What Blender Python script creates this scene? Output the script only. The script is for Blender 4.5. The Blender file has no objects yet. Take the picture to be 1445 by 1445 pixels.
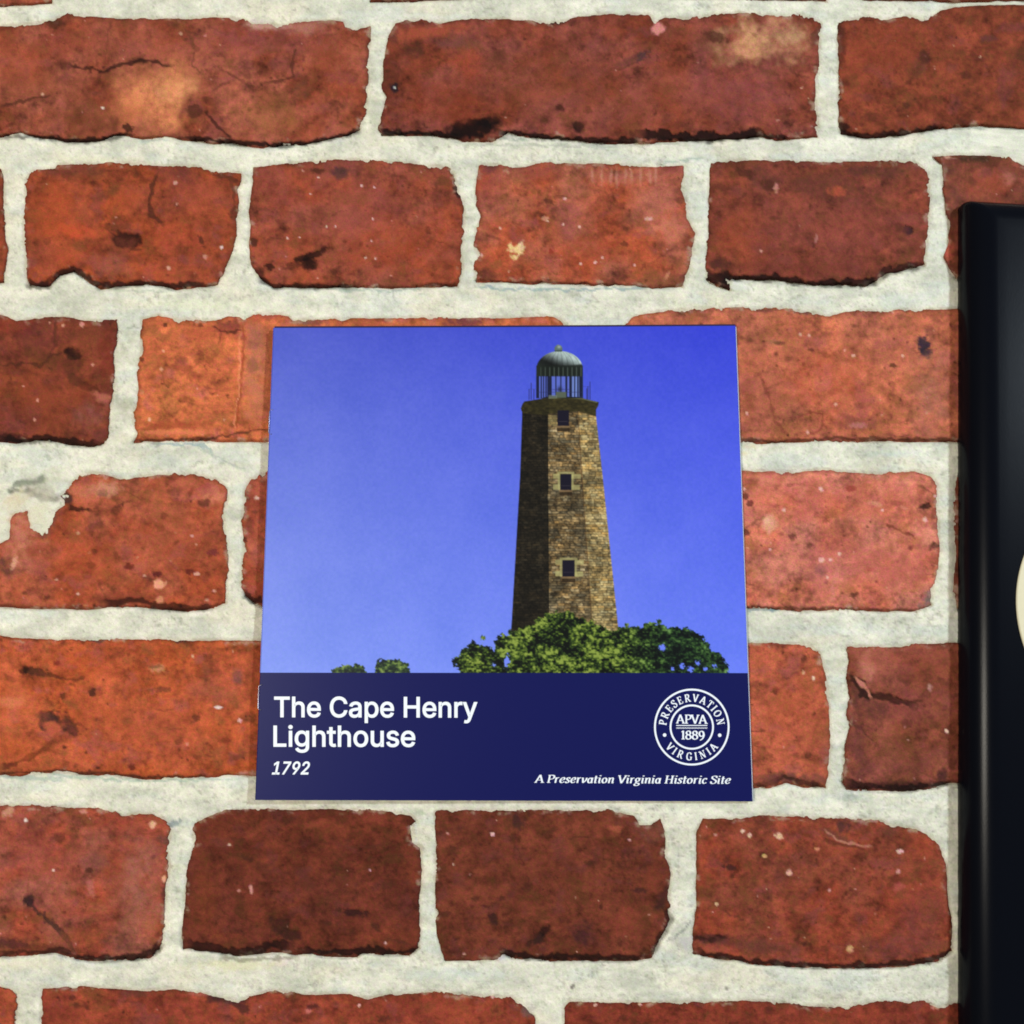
import bpy, math
import numpy as np
from mathutils import Matrix, Vector
from mathutils.geometry import tessellate_polygon

# ------------------------------------------------------------------ camera
scene = bpy.context.scene
COL = scene.collection
FPX, CPX = 1500.0, 722.5                      # focal length and centre, in photo pixels
VX = np.array([0.99988677, 0.00122216, 0.01499847])
VY = np.array([-0.00108343, 0.98631983, -0.16483936])
VY = VY - VX * (VX @ VY); VY /= np.linalg.norm(VY)
VN = np.cross(VX, VY)
HCAM = 0.44
def ray(px, py):
    px = np.asarray(px, float); py = np.asarray(py, float)
    v = np.stack([(px - CPX) / FPX, -(py - CPX) / FPX, -np.ones_like(px)], -1)
    return np.stack([v @ VX, v @ VY, v @ VN], -1)       # world-aligned direction
def hit0(px, py):
    d = ray(px, py); return d / -d[..., 2:3] * HCAM
_c = [hit0(x, y) for x, y in ((386, 462), (1037, 459.5), (1062, 1131), (361, 1129))]
CAM = np.array([0, 0, HCAM]) - np.append(sum(_c)[:2] / 4, 0)
def P(px, py, z=0.0):
    """point of the place that lies at height z on the line of sight of a photo pixel (used to take measurements)"""
    d = ray(px, py); z = np.asarray(z, float)
    t = (CAM[2] - z) / -d[..., 2]
    return CAM + d * t[..., None]
cam = bpy.data.cameras.new('camera'); camo = bpy.data.objects.new('camera', cam); COL.objects.link(camo)
M = Matrix(((VX[0], VX[1], VX[2]), (VY[0], VY[1], VY[2]), (VN[0], VN[1], VN[2])))
camo.matrix_world = Matrix.Translation(Vector(CAM)) @ M.to_4x4()
cam.sensor_width = 36; cam.lens = 36 * FPX / 1445; cam.clip_start = 0.01; cam.clip_end = 50
scene.camera = camo
scene.cycles.filter_width = 1.8

# ------------------------------------------------------------------ light
scene.view_settings.view_transform = 'Standard'; scene.view_settings.look = 'None'
scene.view_settings.exposure = 0; scene.view_settings.gamma = 1
w = bpy.data.worlds.new('World'); scene.world = w; w.use_nodes = True
bg = w.node_tree.nodes['Background']; bg.inputs[0].default_value = (0.86, 0.94, 1.0, 1); bg.inputs[1].default_value = 0.16
def area(name, loc, target, size, power, col, sy=None):
    l = bpy.data.lights.new(name, 'AREA'); l.size = size; l.energy = power; l.color = col
    if sy: l.shape = 'RECTANGLE'; l.size_y = sy
    o = bpy.data.objects.new(name, l); COL.objects.link(o); o.location = loc
    o.rotation_euler = (Vector(target) - Vector(loc)).to_track_quat('-Z', 'Y').to_euler()
    return o
area('window_light', (1.12, 0.50, 1.22), (0, 0, 0), 0.13, 20.5, (0.79, 0.91, 1.0))
area('room_light', (-0.74, -0.03, 1.22), (-0.05, 0.05, 0), 0.22, 13.0, (1.0, 0.93, 0.80), 0.34)

# ------------------------------------------------------------------ helpers
rng = np.random.default_rng(7)
_T = rng.random((16, 256, 256))
def vnoise(x, y, s=0):
    t = _T[s % 16]; ox = (s * 37.17) % 101; oy = (s * 71.3) % 97
    x = x + ox; y = y + oy
    xi = np.floor(x).astype(int); yi = np.floor(y).astype(int)
    fx = x - xi; fy = y - yi
    fx = fx * fx * fx * (fx * (fx * 6 - 15) + 10); fy = fy * fy * fy * (fy * (fy * 6 - 15) + 10)
    a = t[xi & 255, yi & 255]; b = t[(xi + 1) & 255, yi & 255]
    c = t[xi & 255, (yi + 1) & 255]; d = t[(xi + 1) & 255, (yi + 1) & 255]
    return (a * (1 - fx) + b * fx) * (1 - fy) + (c * (1 - fx) + d * fx) * fy
def fbm(x, y, s=0, n=4):
    """about -1..1"""
    v = 0; a = 1; t = 0
    for i in range(n):
        v = v + a * (vnoise(x, y, s + i * 3) - .5) * 2; t += a
        ca, sa = .8, .6
        x, y = (x * ca - y * sa) * 2.03, (x * sa + y * ca) * 2.03; a *= .55
    return v / t * 1.5
def sm(a, b, x):
    t = np.clip((x - a) / (b - a), 0, 1); return t * t * (3 - 2 * t)
def lin(c):
    c = np.asarray(c, float) / 255.0
    return np.where(c <= .04045, c / 12.92, ((c + .055) / 1.055) ** 2.4)
def sdpoly(px, py, poly):
    """signed distance, positive inside; also the y direction towards the nearest edge point"""
    poly = np.asarray(poly, float); n = len(poly)
    best = np.full(px.shape, 1e18); ny = np.zeros(px.shape); ins = np.zeros(px.shape, bool)
    for i in range(n):
        ax, ay = poly[i]; bx, by = poly[(i + 1) % n]
        ex, ey = bx - ax, by - ay; L = ex * ex + ey * ey + 1e-9
        t = np.clip(((px - ax) * ex + (py - ay) * ey) / L, 0, 1)
        dx = ax + t * ex - px; dy = ay + t * ey - py
        d = dx * dx + dy * dy
        m = d < best; best = np.where(m, d, best); ny = np.where(m, dy, ny)
        if ay != by:
            c = ((ay > py) != (by > py)) & (px < ex * (py - ay) / (by - ay) + ax)
            ins ^= c
    r = np.sqrt(best)
    return np.where(ins, r, -r), ny / (r + 1e-6)
def sdline(px, py, pts):
    best = np.full(px.shape, 1e18); par = np.zeros(px.shape)
    n = len(pts) - 1
    for i in range(n):
        ax, ay = pts[i]; bx, by = pts[i + 1]
        ex, ey = bx - ax, by - ay
        t = np.clip(((px - ax) * ex + (py - ay) * ey) / (ex * ex + ey * ey + 1e-9), 0, 1)
        d = np.hypot(ax + t * ex - px, ay + t * ey - py)
        m = d < best; best = np.where(m, d, best); par = np.where(m, (i + t) / n, par)
    return best, par
def link(name, me, parent=None, mat=None, **props):
    o = bpy.data.objects.new(name, me); COL.objects.link(o)
    if mat: me.materials.append(mat)
    if parent: o.parent = parent
    for k, v in props.items(): o[k] = v
    return o
def grid_mesh(name, pos, keep_cell, colour=None, origin=None, smooth=True):
    """pos (H,W,3) -> quads where keep_cell (H-1,W-1)"""
    H, W = pos.shape[:2]
    idx = np.arange(H * W).reshape(H, W)
    a = idx[:-1, :-1][keep_cell]; b = idx[:-1, 1:][keep_cell]; c = idx[1:, 1:][keep_cell]; d = idx[1:, :-1][keep_cell]
    q = np.stack([a, d, c, b], 1)               # image rows run towards -y: this order faces up
    used = np.unique(q); remap = np.full(H * W, -1); remap[used] = np.arange(len(used)); q = remap[q]
    v = pos.reshape(-1, 3)[used]
    if origin is not None: v = v - np.asarray(origin)
    me = bpy.data.meshes.new(name)
    me.vertices.add(len(v)); me.vertices.foreach_set('co', v.astype(np.float32).ravel())
    me.loops.add(q.size); me.loops.foreach_set('vertex_index', q.astype(np.int32).ravel())
    me.polygons.add(len(q)); me.polygons.foreach_set('loop_start', np.arange(0, q.size, 4, dtype=np.int32))
    me.update(calc_edges=True)
    if smooth: me.polygons.foreach_set('use_smooth', np.ones(len(q), bool))
    if colour is not None:
        cc = np.ones((len(used), 4), np.float32); cc[:, :3] = np.clip(colour.reshape(-1, 3)[used], 0, 1)
        at = me.color_attributes.new('tint', 'FLOAT_COLOR', 'POINT'); at.data.foreach_set('color', cc.ravel())
    me.validate()
    return me
def nodes(name):
    m = bpy.data.materials.new(name); m.use_nodes = True
    nt = m.node_tree; return m, nt, nt.nodes['Principled BSDF']
def grainy(name, rough, scale, amount, bump, bscale, spec=.3, dist=.0002, chroma=.03):
    """vertex tint x fine procedural grain, fine relief"""
    m, nt, b = nodes(name); N = nt.nodes.new; L = nt.links.new
    at = N('ShaderNodeAttribute'); at.attribute_name = 'tint'
    tc = N('ShaderNodeTexCoord'); n1 = N('ShaderNodeTexNoise'); n1.inputs['Scale'].default_value = scale; n1.inputs['Detail'].default_value = 6
    n1.inputs['Roughness'].default_value = .7
    L(tc.outputs['Object'], n1.inputs['Vector'])
    mr = N('ShaderNodeMapRange'); mr.inputs[1].default_value = .3; mr.inputs[2].default_value = .7
    mr.inputs[3].default_value = 1 - amount; mr.inputs[4].default_value = 1 + amount; L(n1.outputs[0], mr.inputs[0])
    mx = N('ShaderNodeMix'); mx.data_type = 'RGBA'; mx.blend_type = 'MULTIPLY'; mx.inputs[0].default_value = 1
    L(at.outputs['Color'], mx.inputs[6]); L(mr.outputs[0], mx.inputs[7])
    n3 = N('ShaderNodeTexNoise'); n3.inputs['Scale'].default_value = scale * .45; n3.inputs['Detail'].default_value = 3
    L(tc.outputs['Object'], n3.inputs['Vector'])
    m3 = N('ShaderNodeMix'); m3.data_type = 'RGBA'; m3.inputs[6].default_value = (1 - chroma * .5, 1 + chroma * .7, 1 - chroma, 1); m3.inputs[7].default_value = (1 + chroma * .5, 1 - chroma * .7, 1 + chroma * 1.2, 1)
    r3 = N('ShaderNodeMapRange'); r3.inputs[1].default_value = .35; r3.inputs[2].default_value = .65; L(n3.outputs[0], r3.inputs[0]); L(r3.outputs[0], m3.inputs[0])
    m4 = N('ShaderNodeMix'); m4.data_type = 'RGBA'; m4.blend_type = 'MULTIPLY'; m4.inputs[0].default_value = 1
    L(mx.outputs[2], m4.inputs[6]); L(m3.outputs[2], m4.inputs[7]); L(m4.outputs[2], b.inputs['Base Color'])
    n2 = N('ShaderNodeTexNoise'); n2.inputs['Scale'].default_value = bscale; n2.inputs['Detail'].default_value = 5
    L(tc.outputs['Object'], n2.inputs['Vector'])
    bp = N('ShaderNodeBump'); bp.inputs['Strength'].default_value = bump; bp.inputs['Distance'].default_value = dist
    L(n2.outputs[0], bp.inputs['Height']); L(bp.outputs[0], b.inputs['Normal'])
    b.inputs['Roughness'].default_value = rough; b.inputs['Specular IOR Level'].default_value = spec
    return m
def plain(name, col, rough=.5, spec=.4, bump=0, bscale=2000, var=.06):
    m, nt, b = nodes(name); N = nt.nodes.new; L = nt.links.new
    tc = N('ShaderNodeTexCoord'); n1 = N('ShaderNodeTexNoise'); n1.inputs['Scale'].default_value = bscale; n1.inputs['Detail'].default_value = 4
    L(tc.outputs['Object'], n1.inputs['Vector'])
    mr = N('ShaderNodeMapRange'); mr.inputs[3].default_value = 1 - var; mr.inputs[4].default_value = 1 + var; L(n1.outputs[0], mr.inputs[0])
    mx = N('ShaderNodeMix'); mx.data_type = 'RGBA'; mx.blend_type = 'MULTIPLY'; mx.inputs[0].default_value = 1
    c = lin(col); mx.inputs[6].default_value = (*c, 1); L(mr.outputs[0], mx.inputs[7]); L(mx.outputs[2], b.inputs['Base Color'])
    b.inputs['Roughness'].default_value = rough; b.inputs['Specular IOR Level'].default_value = spec
    if bump:
        bp = N('ShaderNodeBump'); bp.inputs['Strength'].default_value = bump; bp.inputs['Distance'].default_value = .0002
        L(n1.outputs[0], bp.inputs['Height']); L(bp.outputs[0], b.inputs['Normal'])
    return m

# ------------------------------------------------------------------ the brick surface: outlines measured from the photograph
# (base colour, second colour, outline)
BR = []
def brick(c1, c2, pts, specks=1.0, pits=1.0, ragged=1.0, groove=.6): BR.append((c1, c2, pts, specks, pits, ragged, groove))
R_ = 1900; L_ = -190
# row above the frame
brick((140,62,42),(165,80,58),[(-240,-200),(70,-202),(76,-100),(73,3),(40,6),(0,8),(-60,4),(-240,5)])
brick((150,65,45),(125,55,42),[(108,-200),(480,-203),(488,-90),(482,-8),(300,-6),(110,-5)])
brick((130,58,42),(150,70,60),[(520,-205),(1160,-200),(1168,-90),(1165,0),(960,-4),(700,-4),(560,2),(523,2)])
brick((135,60,42),(150,66,45),[(1196,-200),(1900,-205),(1900,-3),(1500,-2),(1400,1),(1345,2),(1200,-2)])
# first full row
brick((141,62,42),(166,84,66),[(L_,40),(0,37),(20,36),(50,33),(75,28),(95,20),(115,24),(140,24),(180,27),(250,26),(262,27),(300,24),(330,26),(352,31),(385,36),(430,30),(470,28),(485,30),(487,38),(500,42),(510,40),(523,36),(523,55),(518,90),(520,110),(516,150),(518,160),(508,170),(507,182),(490,190),(460,197),(430,203),(400,203),(370,207),(340,204),(325,199),(300,201),(280,200),(255,196),(225,192),(200,195),(180,190),(160,190),(145,197),(120,199),(95,200),(75,195),(50,192),(30,186),(0,193),(L_,193)],groove=.9)
brick((133,58,40),(148,72,62),[(558,33),(589,27),(604,31),(620,34),(643,29),(670,26),(740,28),(767,32),(795,31),(810,24),(864,19),(915,21),(924,31),(938,24),(965,27),(1004,21),(1044,18),(1094,23),(1128,21),(1146,25),(1158,34),(1155,67),(1156,94),(1151,114),(1150,144),(1153,168),(1153,193),(1121,195),(1094,198),(1074,191),(1040,196),(994,198),(960,198),(888,201),(849,201),(810,196),(748,192),(717,186),(694,198),(655,198),(616,190),(539,190),(534,182),(537,170),(545,136),(538,124),(541,89),(545,66),(550,47)],groove=1.2)
brick((134,60,40),(146,64,44),[(1183,32),(1192,29),(1225,24),(1245,29),(1262,25),(1282,23),(1296,29),(1309,27),(1326,15),(1346,10),(1396,7),(1445,7),(1500,8),(R_,8),(R_,182),(1480,181),(1445,181),(1379,176),(1329,180),(1279,188),(1239,194),(1208,193),(1188,188),(1183,178),(1184,134),(1182,67)],groove=.9)
# second row
brick((160,70,45),(140,62,42),[(-300,240),(-60,236),(0,238),(5,240),(5,280),(8,340),(12,350),(8,380),(5,398),(-60,404),(-300,402)])
brick((168,72,42),(148,66,46),[(39,246),(45,240),(78,238),(81,233),(116,233),(155,229),(194,231),(227,234),(256,233),(279,236),(302,242),(341,244),(340,256),(335,267),(338,287),(334,310),(335,333),(329,353),(322,372),(308,401),(291,405),(248,407),(209,399),(163,405),(143,407),(124,395),(105,382),(85,388),(70,403),(39,405),(37,388),(35,349),(33,322),(35,279)],groove=.8)
brick((157,68,44),(150,72,58),[(357,236),(388,233),(426,229),(484,225),(539,227),(577,229),(601,234),(632,236),(641,248),(647,271),(655,295),(653,329),(651,349),(651,388),(645,403),(597,405),(539,405),(500,403),(465,405),(388,405),(364,391),(353,372),(351,341),(353,322),(351,298),(355,271)],specks=1.4,groove=.9)
brick((176,77,50),(172,90,70),[(676,234),(705,233),(717,237),(740,236),(764,229),(849,231),(888,233),(926,236),(965,233),(965,248),(961,267),(969,287),(969,306),(981,329),(975,360),(971,384),(963,403),(938,405),(888,403),(771,399),(671,397),(669,380),(676,360),(669,345),(671,322),(678,306),(672,287),(671,264)],specks=1.8,groove=.5)
brick((141,64,46),(134,62,50),[(1004,232),(1027,227),(1074,226),(1121,228),(1178,228),(1228,228),(1282,228),(1302,235),(1309,248),(1312,285),(1309,319),(1306,352),(1304,372),(1272,381),(1249,388),(1238,396),(1222,401),(1178,401),(1148,401),(1128,398),(1094,394),(1061,394),(1034,393),(1029,408),(1010,401),(997,393),(995,376),(999,336),(1000,302),(1000,268)],specks=.4,groove=1.2)
brick((128,62,46),(150,74,58),[(1316,221),(1359,218),(1396,220),(1420,223),(1440,232),(1500,228),(1640,230),(1640,400),(1380,402),(1349,391),(1339,379),(1331,362),(1336,349),(1339,322),(1334,302),(1331,268),(1329,232)])
# third row
brick((138,62,40),(124,54,42),[(-230,446),(-20,445),(0,444),(22,452),(35,453),(48,449),(70,447),(96,448),(115,452),(140,453),(164,452),(166,471),(162,500),(162,528),(159,560),(154,586),(153,611),(146,624),(127,629),(102,627),(80,622),(54,621),(25,624),(0,622),(-230,622)],groove=.9)
brick((220,112,70),(202,98,64),[(201,450),(223,445),(255,452),(277,450),(287,453),(306,452),(322,446),(338,447),(344,452),(360,444),(395,444),(407,447),(414,452),(454,452),(473,449),(482,453),(494,449),(595,449),(642,449),(678,448),(686,448),(700,449),(771,446),(790,452),(797,460),(800,530),(795,620),(500,622),(382,622),(318,622),(271,621),(229,622),(204,621),(188,624),(193,611),(188,592),(193,566),(196,547),(193,525),(199,493),(199,468)],groove=.5)
brick((200,102,74),(186,98,76),[(880,457),(903,444),(946,438),(1043,434),(1120,437),(1150,442),(1169,447),(1189,440),(1270,438),(1344,436),(1480,436),(1760,438),(1760,622),(1344,622),(1219,622),(1145,622),(1100,623),(1075,625),(1045,624),(1000,624),(880,620)],specks=1.2,pits=1.4,groove=.5)
# fourth row
brick((172,74,46),(180,88,64),[(-250,770),(-30,768),(0,767),(13,760),(14,735),(20,724),(38,722),(42,745),(60,757),(66,740),(78,722),(92,712),(86,700),(95,688),(108,675),(111,670),(131,667),(150,670),(169,676),(182,677),(197,672),(223,670),(255,670),(287,672),(312,680),(320,691),(320,707),(314,726),(318,754),(322,786),(320,818),(318,850),(299,858),(261,861),(223,859),(191,855),(172,856),(127,859),(48,858),(0,855),(-250,855)],specks=1.3,groove=.5)
brick((170,72,50),(176,86,66),[(353,675),(366,670),(379,668),(460,668),(540,670),(540,855),(460,857),(375,856),(360,850),(347,840),(339,824),(342,796),(345,777),(341,738),(344,713),(345,694)])
brick((208,104,80),(212,120,102),[(985,668),(1045,664),(1120,667),(1160,663),(1199,667),(1244,669),(1289,665),(1314,672),(1323,684),(1321,719),(1326,769),(1324,804),(1316,829),(1314,853),(1289,862),(1219,861),(1120,861),(1050,857),(985,858)],specks=1.8,pits=1.2,groove=.3)
brick((125,58,42),(110,52,40),[(1350,672),(1500,668),(1860,670),(1860,860),(1500,862),(1352,858),(1346,830),(1349,780),(1346,730)])
# fifth row
brick((184,80,44),(190,86,56),[(-330,898),(-20,897),(0,897),(24,900),(61,902),(134,904),(162,902),(227,902),(263,904),(316,904),(356,904),(450,904),(600,906),(600,1094),(450,1095),(360,1093),(316,1094),(263,1096),(210,1099),(174,1095),(154,1091),(125,1093),(81,1089),(53,1091),(20,1094),(0,1091),(-330,1090)],specks=.8,pits=1.6,groove=.4)
brick((194,92,66),(182,86,62),[(940,908),(1055,906),(1144,911),(1157,923),(1164,948),(1169,993),(1172,1043),(1169,1093),(1164,1110),(1135,1110),(1110,1103),(1085,1110),(1062,1111),(940,1108)],pits=1.4,groove=.4)
brick((138,66,48),(152,76,62),[(1194,911),(1234,913),(1269,913),(1299,908),(1339,907),(1500,907),(1700,908),(1700,1104),(1500,1105),(1339,1103),(1309,1113),(1269,1115),(1234,1113),(1194,1113),(1188,1103),(1192,1058),(1199,1023),(1194,1008),(1198,983),(1194,958),(1197,933)],groove=.9)
# sixth row
brick((164,70,50),(156,82,68),[(-150,1138),(-20,1137),(0,1137),(61,1137),(134,1141),(162,1147),(174,1152),(186,1149),(215,1149),(233,1156),(241,1172),(235,1200),(239,1224),(233,1257),(231,1305),(227,1338),(211,1350),(178,1352),(138,1354),(101,1352),(81,1344),(53,1346),(20,1348),(0,1348),(-150,1346)],groove=.9)
brick((117,50,34),(108,46,34),[(273,1174),(275,1162),(294,1152),(318,1142),(395,1142),(492,1142),(550,1145),(581,1152),(587,1158),(579,1164),(581,1189),(593,1195),(595,1236),(591,1274),(593,1317),(591,1336),(577,1346),(511,1344),(504,1349),(414,1346),(387,1342),(337,1348),(287,1340),(259,1338),(256,1321),(261,1274),(263,1228),(275,1193)],specks=.6,groove=1.0)
brick((113,50,35),(124,56,40),[(614,1145),(666,1143),(780,1144),(863,1144),(895,1151),(902,1164),(918,1164),(932,1155),(939,1183),(939,1210),(947,1233),(943,1266),(946,1298),(932,1325),(920,1351),(886,1355),(826,1354),(798,1353),(783,1354),(724,1352),(713,1346),(701,1354),(666,1356),(628,1354),(622,1340),(616,1317),(614,1255),(616,1197)],specks=.7,groove=.6)
brick((150,62,42),(146,68,50),[(982,1174),(992,1155),(1038,1156),(1075,1150),(1130,1153),(1194,1155),(1240,1158),(1263,1167),(1291,1169),(1309,1178),(1325,1192),(1335,1220),(1337,1261),(1344,1307),(1344,1339),(1323,1355),(1277,1363),(1194,1365),(1121,1363),(1056,1358),(1010,1351),(978,1344),(977,1321),(982,1284),(982,1229)],specks=1.6,groove=.8)
brick((130,58,42),(120,52,40),[(1385,1160),(1800,1158),(1800,1362),(1385,1360)])
# seventh row
brick((178,78,52),(165,70,48),[(-200,1390),(-30,1390),(0,1392),(16,1394),(25,1402),(22,1445),(18,1560),(-200,1590)])
brick((160,68,46),(148,60,44),[(59,1394),(121,1392),(202,1398),(240,1396),(287,1402),(325,1409),(337,1414),(352,1406),(387,1398),(434,1404),(492,1402),(519,1410),(542,1404),(608,1400),(686,1406),(721,1406),(740,1422),(755,1433),(757,1445),(757,1600),(58,1600)],specks=1.2)
brick((142,56,40),(134,54,40),[(796,1422),(803,1413),(872,1415),(964,1414),(1056,1412),(1102,1415),(1148,1420),(1194,1422),(1240,1413),(1309,1415),(1321,1422),(1346,1415),(1500,1415),(1500,1620),(795,1620)],specks=1.2)
brick((142,56,40),(134,54,40),[(1540,1415),(R_,1415),(R_,1620),(1540,1620)])
# further bricks just outside the frame
for (y0, y1, xs) in ((-430, -235, (-320, 60, 400, 760, 1120, 1480, 1900)), (-650, -465, (-300, 300, 950, 1600, 1900)), (1648, 1880, (-260, 150, 560, 970, 1380, 1800)), (1925, 2170, (-300, 500, 1200, 1900))):
    for a_, b_ in zip(xs[:-1], xs[1:]):
        brick((150 + int(rng.integers(-25, 25)), 64, 45), (140, 66, 50), [(a_ + 16, y0), (b_ - 16, y0 + 3), (b_ - 14, y1), (a_ + 14, y1 - 2)])
for (x0, x1, y0, y1) in ((-520,-340,240,402),(-640,-265,446,622),(-620,-285,770,855),(-620,-285,700,855),(-640,-365,898,1090),(-500,-185,1138,1346),(-620,-235,1390,1590),(-620,-225,40,193),(-600,-275,-200,5)):
    if (x0, y0) == (-620, 770): continue
    brick((155, 66, 45), (140, 66, 50), [(x0, y0), (x1, y0), (x1, y1), (x0, y1)])

# ------------------------------------------------------------------ marks on the bricks and the mortar
FE = []
BLK = (15, 9, 9); DBR = (74, 38, 26); FLE = (232, 178, 152); CRE = (228, 214, 176)
def B(x, y, rx, ry, ang=0, col=DBR, a=.8, soft=.5, dz=0.0, warp=.4, on='b'): FE.append(('B', x, y, rx, ry, math.radians(ang), col, a, soft, dz, warp, on))
def S(pts, w_, col=DBR, a=.85, dz=-.15, on='b', soft=1.2): FE.append(('S', pts, w_, col, a, dz, on, soft))
# brick 1A
B(218,140,62,44,-15,(226,140,92),.85,1.0,.05); B(245,125,30,24,0,(236,160,110),.6,1); B(180,160,28,26,0,(210,118,76),.6,1)
B(25,80,40,35,0,(186,92,62),.6,1); B(110,60,60,24,0,(160,76,58),.5,1); B(215,60,45,28,0,(176,92,70),.6,.9); B(375,55,90,24,0,(158,82,76),.55,1)
B(375,34,30,9,0,(214,168,150),.55,1); B(430,38,28,10,0,(190,130,112),.5,1)
B(370,165,45,26,0,(160,100,58),.55,1); B(470,80,40,40,0,(150,68,42),.5,1); B(130,165,60,24,0,(112,62,36),.6,.9); B(60,120,50,25,0,(130,66,40),.5,1)
B(275,158,12,9,0,DBR,.8,.5,-.3); B(180,180,7,5,0,BLK,.8,.5,-.3); B(75,32,12,8,0,DBR,.8,.6,-.2); B(195,85,10,6,0,DBR,.6,.7)
B(425,128,16,12,0,(96,62,44),.6,.8,-.2); B(395,52,12,10,0,(110,54,40),.6,.8)
S([(98,92),(120,97),(146,100),(170,91),(200,85),(225,90),(245,93)],3.2,BLK,.8,-.35); S([(265,45),(275,70),(272,92),(285,105)],3.5,(96,58,36),.6)
S([(0,150),(30,143),(55,139),(70,135)],3,DBR,.75); S([(370,118),(395,116),(412,108),(414,80),(418,66)],3,DBR,.7); S([(290,155),(305,178),(325,195)],3.4,BLK,.7)
S([(155,28),(152,60),(145,92)],1.5,(112,56,42),.6); S([(315,100),(340,112),(355,125)],3,DBR,.5)
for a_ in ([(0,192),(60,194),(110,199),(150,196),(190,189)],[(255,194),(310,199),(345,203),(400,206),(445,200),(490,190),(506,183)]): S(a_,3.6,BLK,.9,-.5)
B(145,152,3,3,0,(240,220,205),.9,.4); B(60,133,2.5,2.5,0,FLE,.8); B(255,47,3,3,0,FLE,.6)
# brick 1B
B(552,110,14,44,0,(88,42,30),.75,.6,-.2); B(556,124,6,7,0,(30,24,30),.9,.5,-.2); B(557,124,1.8,2.0,0,(240,236,232),.9,.6); B(575,62,26,16,30,(70,40,30),.6,.7,-.1)
B(645,58,26,14,0,(110,66,60),.6,.8); B(665,90,22,28,0,(168,74,50),.6,.9); B(600,45,50,10,-8,(176,84,58),.6,.9); B(706,83,13,12,0,(84,46,34),.75,.7,-.2)
B(758,134,22,12,0,(176,86,66),.5,.9); B(1078,55,64,26,-3,(206,148,108),.85,1.1,0,.6); B(1058,70,22,16,0,(222,160,116),.7,1); B(1112,52,26,12,0,(200,152,112),.6,1)
B(1000,60,30,20,0,(110,58,42),.7,.8,-.1); B(1010,52,20,7,15,DBR,.8,.5,-.2); B(1040,130,70,44,0,(150,76,74),.5,1.1); B(930,40,9,9,0,(220,140,130),.85,.7)
B(905,80,12,6,-25,(70,50,52),.8,.6,-.15); B(885,88,20,6,-25,(96,54,46),.6,.8); B(1150,52,8,14,20,(70,40,30),.7,.7,-.2)
B(790,152,5,5,0,BLK,.8,.5,-.3); B(816,178,9,8,0,BLK,.8,.6,-.3); B(769,170,6,5,0,DBR,.8,.5,-.3); B(830,155,6,6,0,DBR,.7,.6,-.2)
B(782,30,16,5,0,(64,40,32),.85,.5,-.2); B(662,182,34,11,-4,BLK,.95,.6,-.6); B(690,172,14,9,-35,BLK,.8,.7,-.4)
B(750,110,110,40,0,(122,62,38),.45,1.1); B(880,140,120,45,0,(140,70,48),.4,1.1); B(640,140,60,34,0,(128,54,32),.5,1)
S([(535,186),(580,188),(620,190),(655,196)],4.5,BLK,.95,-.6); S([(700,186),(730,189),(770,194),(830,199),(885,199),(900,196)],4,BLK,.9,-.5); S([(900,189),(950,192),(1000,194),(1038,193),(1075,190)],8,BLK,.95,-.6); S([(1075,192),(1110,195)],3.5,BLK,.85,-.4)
# brick 1C
B(1187,60,7,34,0,(66,34,26),.8,.6,-.25); B(1250,70,70,45,0,(146,66,42),.5,1.1); B(1305,80,12,10,-30,(66,36,28),.75,.7,-.2); B(1295,100,14,12,0,(92,56,34),.55,.8)
B(1279,148,6,5,0,DBR,.7); B(1395,55,12,5,0,(96,50,50),.6,.7); B(1438,90,14,24,0,(76,40,30),.6,.9); B(1190,180,9,8,0,BLK,.8,.6,-.3); B(1230,165,16,7,0,DBR,.5,.8); B(1362,105,8,6,0,DBR,.5)
S([(1186,188),(1208,192),(1240,193),(1280,187),(1330,179)],4,BLK,.85,-.5)
# brick 2A
B(177,338,15,11,0,BLK,.95,.5,-.8); B(166,318,16,12,0,(110,54,38),.6,.8,-.3); B(175,345,24,18,0,(120,58,42),.5,.9,-.3); B(105,326,26,10,10,(210,84,48),.6,.9); B(80,300,40,40,0,(186,82,44),.5,1)
B(170,285,30,14,-15,(190,86,50),.5,.9); B(150,275,20,6,-25,(108,58,36),.6,.7,-.2); B(100,240,50,8,0,(110,56,42),.6,.8); B(250,250,34,18,10,(118,58,48),.7,.8,-.1)
B(275,275,34,22,0,(172,80,56),.5,.9); B(245,335,36,24,0,(182,80,52),.5,1); B(105,365,45,15,0,(178,78,48),.5,1); B(155,375,34,16,10,(152,88,72),.5,.9); B(230,385,50,14,0,(182,82,54),.5,.9)
S([(222,245),(214,265),(210,290),(216,305),(230,316)],4.5,DBR,.8,-.4); S([(300,246),(325,252),(333,258)],4,DBR,.7); S([(326,256),(332,285)],3,(96,48,34),.7); B(330,300,6,12,0,DBR,.7,.6,-.2); B(284,340,4,8,-30,DBR,.8,.5,-.2); S([(200,352),(180,354)],2.5,DBR,.6)
S([(39,402),(70,404)],6,BLK,.85,-.5); S([(72,398),(85,386),(104,380),(122,390),(140,402),(165,404),(205,399),(240,403),(268,402),(300,403)],4,BLK,.85,-.5)
B(313,349,3,3,0,(240,220,210),.9,.4); B(247,258,4,3,0,(226,180,160),.7); B(238,378,3,3,0,FLE,.8); B(290,362,4,4,0,FLE,.5); B(100,400,18,6,0,CRE,.7,.6)
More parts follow.
